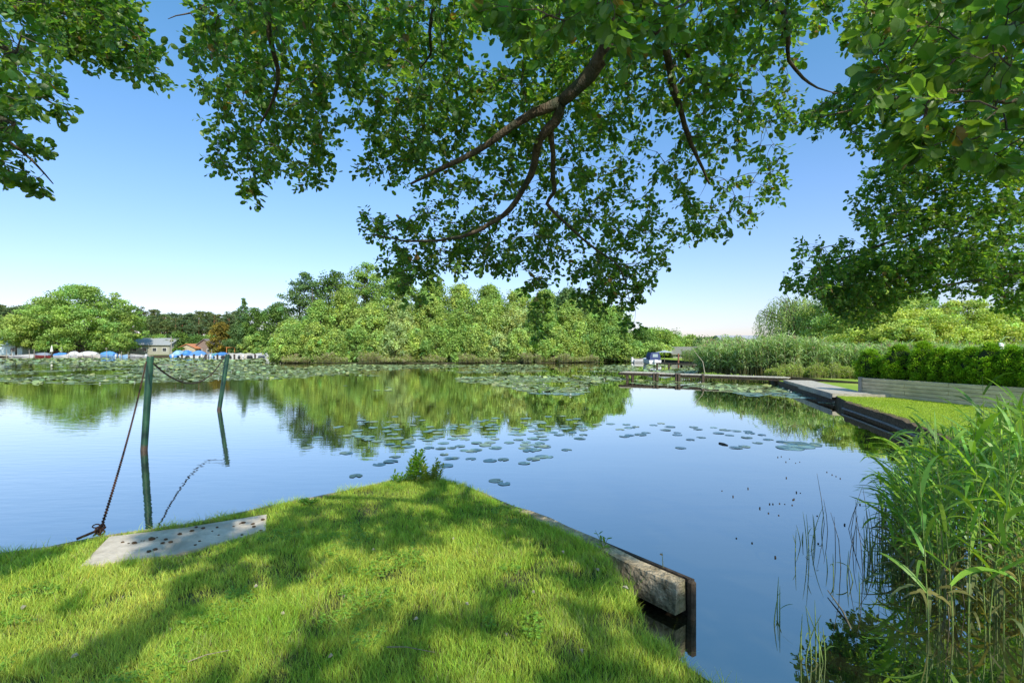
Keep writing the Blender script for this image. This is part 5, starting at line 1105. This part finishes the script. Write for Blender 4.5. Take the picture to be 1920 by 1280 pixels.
br = [
 ([hub, (3.0, -.3, 5.9), (1.5, 1.4, 5.4)] + PB([(1215, -90, 2.7), (1135, 95, 3.05), (1095, 155, 3.2), (1052, 192, 3.3)]), [.12, .10, .085, .062, .055, .050, .040]),
 (PB([(1052, 192, 3.3), (1000, 212, 3.35), (945, 248, 3.4), (890, 285, 3.5), (830, 315, 3.6), (770, 345, 3.75)]), [.036, .032, .026, .022, .016, .009]),
 (PB([(1052, 192, 3.3), (1040, 228, 3.4), (1012, 262, 3.5), (1000, 305, 3.65), (985, 350, 3.8), (955, 392, 3.95), (905, 428, 4.1), (850, 446, 4.25), (770, 452, 4.4), (700, 440, 4.5)]), [.040, .036, .031, .028, .024, .022, .018, .014, .010, .006]),
 (PB([(1030, 240, 3.45), (1037, 290, 3.6), (1036, 335, 3.75), (1040, 362, 3.85), (1026, 382, 3.95), (1062, 420, 4.1), (1110, 462, 4.3), (1160, 500, 4.5), (1180, 560, 4.7)]), [.024, .020, .019, .017, .015, .013, .010, .007, .004]),
 ([(1.5, .8, 4.9)] + PB([(1215, -60, 2.9), (1228, 50, 3.1), (1252, 105, 3.25), (1262, 160, 3.4), (1275, 200, 3.5), (1290, 255, 3.7), (1310, 300, 3.9), (1330, 345, 4.0)]), [.05, .036, .030, .026, .028, .022, .018, .013, .007]),
 ([(1.5, .8, 4.9)] + PB([(1268, -40, 3.2), (1278, 30, 3.4), (1288, 95, 3.5), (1308, 150, 3.7), (1360, 165, 3.8), (1410, 172, 3.9)]), [.04, .022, .018, .016, .012, .009, .005]),
 ([(1.8, .5, 5.0)] + PB([(1462, -60, 3.0), (1468, 15, 3.1), (1478, 70, 3.2), (1479, 112, 3.3), (1505, 145, 3.4), (1532, 165, 3.5), (1572, 176, 3.6)]), [.04, .022, .019, .016, .012, .010, .007, .004]),
 ([hub, (2.2, -1.2, 6.3), (.4, -.4, 6.0)] + PB([(500, -120, 2.9), (500, 0, 3.0), (506, 65, 3.1), (521, 130, 3.25), (516, 180, 3.35), (488, 232, 3.5)]), [.07, .05, .04, .026, .019, .017, .015, .011, .006]),
 ([(.4, -.4, 6.0)] + PB([(830, -120, 3.0), (815, 0, 3.2), (806, 60, 3.3), (808, 100, 3.4), (788, 128, 3.5)]), [.04, .02, .014, .011, .009, .004]),
 ([(.2, .3, 5.2)] + PB([(395, -60, 3.3), (384, 10, 3.4), (357, 25, 3.4), (330, 30, 3.4), (315, 36, 3.4)]), [.03, .01, .008, .005, .004, .002]),
 ([(4.0, -1.8, 8), (2.2, -2.4, 8.8), (.2, -2.8, 9.0)], [.08, .05, .02]), ([(4.5, -2, 5.9), (5.4, -3.2, 7), (6.6, -4, 7.6)], [.08, .05, .02]), ([(4.2, -1.9, 7), (3.6, -.4, 8.2), (3.6, 1.0, 8.6)], [.07, .05, .02]), ([(5.0, -2.2, 4.4), (3.2, -3.8, 5.8), (1.4, -5, 6.4)], [.08, .05, .02]),
]
polyC = [(362, 80), (385, -40), (1490, -40), (1510, 60), (1480, 130), (1485, 190), (1465, 260), (1462, 340), (1440, 390), (1400, 415), (1360, 425), (1300, 430), (1245, 450), (1240, 500), (1215, 540), (1180, 580), (1150, 560), (1090, 555), (1075, 520), (1050, 495), (1015, 520), (1000, 560), (985, 530), (955, 490), (900, 500), (860, 480), (790, 525), (745, 530), (725, 500), (735, 475), (690, 430), (672, 415), (760, 410), (750, 350), (690, 335), (665, 300), (665, 225), (640, 200), (595, 330), (565, 335), (530, 300), (470, 330), (440, 315), (395, 305), (400, 210), (365, 110)]
gapsC = [(912, 92, 62, 42), (650, 262, 32, 62), (740, 382, 60, 26), (610, 200, 18, 14), (668, 170, 16, 12), (1070, 470, 22, 30), (1125, 435, 20, 22), (1262, 395, 26, 36), (1165, 405, 18, 14), (1240, 240, 20, 26), (1395, 300, 34, 20), (1350, 380, 26, 16), (1310, 90, 26, 22), (1180, 320, 16, 20), (960, 430, 26, 16), (845, 395, 22, 14), (1220, 470, 14, 20), (560, 110, 12, 10), (880, 520, 30, 20), (935, 350, 12, 14), (1440, 250, 24, 16)]
regs = [(px_region(polyC, 1180, dC, .36, gapsC, 1), .15),
        (px_region([(362, 80), (385, -60), (1260, -60), (1180, 200), (1000, 330), (780, 360), (680, 300), (640, 180), (520, 280), (400, 180)], 300, lambda x, y: 4.4 + .001 * y, .5, gapsC[:4], 2), .16),
        (px_region([(930, -60), (1230, -60), (1225, 60), (1190, 110), (1100, 60), (950, 50)], 34, lambda x, y: 1.65 + 0 * x, .12, (), 3), .10),
        (px_region([(985, 500), (1020, 500), (1022, 560), (1012, 630), (985, 615)], 17, lambda x, y: 4.7 + 0 * x, .08, (), 4), .08),
        (px_region([(1080, 520), (1215, 520), (1215, 560), (1192, 625), (1165, 618), (1130, 575), (1090, 570)], 34, lambda x, y: 4.8 + 0 * x, .08, (), 5), .08),
        (px_region([(690, 400), (760, 400), (1250, 400), (1250, 470), (1215, 530), (1150, 540), (1050, 500), (960, 490), (860, 500), (780, 520), (730, 500)], 170, lambda x, y: 5.0 + 0 * x, .4, gapsC, 42), .14),
        (px_region([(730, 480), (800, 480), (795, 562), (745, 560)], 17, lambda x, y: 4.8 + 0 * x, .2, (), 41), .09),
        (px_region([(450, 330), (480, 330), (478, 375), (455, 375)], 8, lambda x, y: 3.9 + 0 * x, .05, (), 6), .08),
        (px_region([(575, 300), (600, 300), (598, 345), (565, 340)], 5, lambda x, y: 3.9 + 0 * x, .05, (), 7), .08)]
# unseen rest of the crown, overhead and behind, shaped to dapple the lawn
rs = np.random.default_rng(77); C = []
while len(C) < 1750:
    p = rs.normal(size=3); p = p / np.linalg.norm(p) * rs.uniform(.1, 1) ** .45; q = np.array([1.0, -2.4, 6.0]) + p * np.array([5.8, 5.0, 2.3])
    if q[2] < 4.0 or (q[1] > .4 and q[2] < 2 + .78 * q[1] + .8): continue
    k = 1.19 * (q[2] - .3); gx = q[0] - .423 * k; gy = q[1] + .906 * k          # where its shade falls; noise there picks the sprays that make the dapples
    v = .55 * vnoise(np.array([gx + 50]), np.array([gy * .75 + 50]), 1.7, 71)[0] + .45 * vnoise(np.array([gx + 20]), np.array([gy * .75 + 20]), 4.4, 72)[0]
    if v < .54 - .07 * (gx > .2) + .02 * (gy > 5.5): continue
    if (gx < -6.5 or gx > 1.8 or gy < 1.0 or gy > 7.5) and rs.random() > .2: continue
    C.append(q)
regs.append((np.array(C), .26))
grow_tree('alder_tree', 'large alder whose thick forked bough hangs over the centre of the view', None, br, regs, trunk_pts=trunkC, trunk_r=[.34, .26, .22, .17, .12, .03], seed=5)

# right alder
trR = [(9.5, 1.0, .2), (9.4, 1.1, 2), (9.2, 1.2, 4), (9.0, 1.4, 7), (9, 1.5, 9)]
brR = [([(9.3, 1.1, 2.2), (8.4, 3.8, 2.7)] + PB([(1990, 498, 7.0), (1920, 512, 7.1), (1800, 530, 7.3), (1700, 550, 7.5), (1640, 570, 7.6)]), [.09, .06, .028, .022, .018, .012, .006]),
       ([(9.3, 1.1, 3.0), (7.6, 3.4, 3.4)] + PB([(1960, 380, 6.2), (1860, 400, 6.4), (1740, 430, 6.6), (1620, 470, 6.9), (1540, 500, 7.1)]), [.09, .06, .028, .022, .018, .012, .006]),
       ([(9.2, 1.2, 4.2), (6.4, 3.2, 4.6)] + PB([(1960, 180, 4.6), (1820, 170, 4.7), (1700, 180, 4.8), (1620, 200, 4.9), (1540, 220, 5.0)]), [.09, .05, .025, .02, .014, .01, .005]),
       ([(9.1, 1.3, 5.0), (5.6, 2.6, 5.4)] + PB([(1900, -80, 4.0), (1820, 0, 4.0), (1720, 50, 4.0), (1640, 90, 4.1)]), [.09, .05, .025, .02, .012, .006]),
       ([(9.2, 1.2, 4.2), (4.6, 1.6, 4.2), (2.4, 1.7, 3.4)] + PB([(1800, 100, 1.75), (1740, 200, 1.8), (1720, 280, 1.85)]), [.07, .04, .012, .007, .005, .003])]
polyR = [(1605, -40), (1960, -40), (1960, 560), (1900, 575), (1860, 535), (1780, 525), (1700, 545), (1625, 600), (1570, 585), (1500, 545), (1475, 528), (1495, 500), (1515, 455), (1570, 445), (1630, 455), (1625, 385), (1655, 335), (1665, 300), (1640, 268), (1570, 245), (1510, 245), (1500, 228), (1550, 180), (1610, 140), (1600, 60)]
gapsR = [(1560, 300, 60, 30), (1850, 345, 36, 22), (1905, 250, 22, 20), (1790, 520, 46, 12), (1690, 305, 12, 12), (1880, 470, 24, 10), (1650, 215, 16, 12)]
dR = lambda x, y: 4.5 + .0052 * np.clip(y, -100, 650)
regR = [(px_region([(1640, 260), (1960, 230), (1960, 480), (1640, 450), (1600, 400)], 230, lambda x, y: 6.6 + 0 * x, .5, gapsR[:3], 17), .16), (px_region(polyR, 980, dR, .42, gapsR, 11), .15), (px_region([(1515, 520), (1625, 470), (1960, 470), (1960, 570), (1900, 580), (1850, 540), (1700, 545), (1620, 600), (1560, 575)], 520, lambda x, y: 7.7 + 0 * x, .4, gapsR, 12), .18),
        (px_region([(1620, -40), (1960, -40), (1960, 290), (1730, 290), (1660, 190), (1610, 60)], 46, lambda x, y: 1.75 + 0 * x, .16, (), 13), .10),
        (px_region([(1520, -40), (1610, -40), (1560, 40), (1535, 45)], 16, lambda x, y: 4.0 + 0 * x, .2, (), 14), .12)]
C = []
while len(C) < 170:
    p = rs.normal(size=3); p = p / np.linalg.norm(p) * rs.uniform(.4, 1) ** .5; q = np.array([9.2, 1.4, 6.5]) + p * np.array([3.6, 3.6, 3.4])
    if q[1] > 0 and q[0] < 1.1 * q[1] + .4: continue
    C.append(q)
regR.append((np.array(C), .3))
grow_tree('alder_tree', 'alder leaning in from the right photo edge with low boughs above the hedge', None, brR, regR, trunk_pts=trR, trunk_r=[.24, .2, .16, .1, .03], seed=6, leaf=.060)

# left alder
trL = [(-8.2, .6, .2), (-8.1, .8, 2.2), (-7.8, 1.0, 4.5), (-7.6, 1.0, 8)]
brL = [([(-8.1, .8, 3.6), (-6.2, 2.0, 5.4)] + PB([(-60, -60, 3.7), (60, 0, 3.8), (160, 40, 3.9), (240, 90, 4.0), (290, 140, 4.1)]), [.09, .06, .03, .022, .015, .009, .004]),
       ([(-8.1, .8, 3.2), (-5.2, 1.9, 3.9)] + PB([(-60, 60, 2.8), (10, 120, 2.9), (60, 170, 3.0), (110, 200, 3.05)]), [.09, .05, .02, .012, .008, .004]),
       ([(-8.1, .8, 2.8), (-5.0, 1.9, 3.2)] + PB([(-60, 200, 2.8), (10, 260, 2.9), (60, 300, 3.0), (100, 345, 3.1)]), [.09, .05, .018, .01, .007, .003])]
regL = [(px_region([(-60, -40), (232, -40), (240, 40), (275, 85), (305, 145), (285, 150), (230, 105), (185, 115), (150, 88), (105, 100), (90, 55), (55, 10), (-60, 10)], 230, lambda x, y: 3.9 + 0 * x, .25, (), 21), .13),
        (px_region([(-60, 30), (45, 35), (80, 75), (95, 150), (130, 190), (110, 210), (60, 200), (40, 220), (60, 262), (115, 282), (60, 290), (45, 315), (95, 350), (40, 340), (-60, 345)], 120, lambda x, y: 2.95 + 0 * x, .2, ((100, 240, 40, 14),), 22), .10)]
C = []
while len(C) < 120:
    p = rs.normal(size=3); p = p / np.linalg.norm(p) * rs.uniform(.4, 1) ** .5; q = np.array([-8, .6, 7]) + p * np.array([3.6, 3.6, 3.2])
    if q[1] > 0 and q[0] > -1.1 * q[1] - .4: continue
    C.append(q)
regL.append((np.array(C), .3))
grow_tree('alder_tree', 'alder at the upper left with round leaves drooping into the sky', None, brL, regL, trunk_pts=trL, trunk_r=[.22, .18, .14, .04], seed=8)

# ================================================================== LIGHT, SKY, CAMERA
EL = math.radians(40); AZ = math.radians(155)       # azimuth clockwise from +Y: behind the camera, to the right
W_ = bpy.data.worlds.new('World'); S.world = W_; W_.use_nodes = True; nt = W_.node_tree; nt.nodes.clear()
out = nt.nodes.new('ShaderNodeOutputWorld'); bg = nt.nodes.new('ShaderNodeBackground'); sk = nt.nodes.new('ShaderNodeTexSky')
sk.sky_type = 'NISHITA'; sk.sun_disc = False; sk.sun_elevation = EL; sk.sun_rotation = AZ; sk.altitude = 0; sk.air_density = 1.0; sk.dust_density = .8; sk.ozone_density = 2.5
bg.inputs['Strength'].default_value = .15
mm = nt.nodes.new('ShaderNodeVectorMath'); mm.operation = 'MULTIPLY'; tcw = nt.nodes.new('ShaderNodeTexCoord'); spw = nt.nodes.new('ShaderNodeSeparateXYZ'); nt.links.new(tcw.outputs['Generated'], spw.inputs[0])
crw = nt.nodes.new('ShaderNodeValToRGB'); crw.color_ramp.elements[0].position = .0; crw.color_ramp.elements[0].color = (.80, .69, .80, 1); crw.color_ramp.elements[1].position = .62; crw.color_ramp.elements[1].color = (.50, .93, 1.0, 1)
em = crw.color_ramp.elements.new(.28); em.color = (.70, .82, .95, 1)
nt.links.new(spw.outputs[2], crw.inputs[0]); sc_ = nt.nodes.new('ShaderNodeVectorMath'); sc_.operation = 'SCALE'; sc_.inputs['Scale'].default_value = 1.62; nt.links.new(crw.outputs[0], sc_.inputs[0]); nt.links.new(sc_.outputs[0], mm.inputs[1])
nt.links.new(sk.outputs[0], mm.inputs[0]); nt.links.new(mm.outputs[0], bg.inputs[0]); nt.links.new(bg.outputs[0], out.inputs[0])
sun = bpy.data.lights.new('sun', 'SUN'); sun.energy = 5.0; sun.angle = math.radians(.53); sun.color = (1.0, .94, .82)
so = bpy.data.objects.new('sun', sun); link(so); d = Vector((math.sin(AZ) * math.cos(EL), math.cos(AZ) * math.cos(EL), math.sin(EL)))
so.rotation_euler = d.to_track_quat('Z', 'Y').to_euler(); so.location = (20, -30, 40)
cam = bpy.data.cameras.new('camera'); cam.sensor_width = 36; cam.lens = 36 * F / 1920; cam.shift_y = (HY - 640) / 1920; cam.clip_start = .05; cam.clip_end = 8000
co = bpy.data.objects.new('camera', cam); link(co); co.location = (0, 0, H); co.rotation_euler = (math.pi / 2, 0, 0); S.camera = co
S.view_settings.view_transform = 'Standard'; S.view_settings.look = 'None'; S.view_settings.exposure = 0
S.cycles.max_bounces = 8; S.cycles.transparent_max_bounces = 4; S.cycles.caustics_reflective = False; S.cycles.caustics_refractive = False
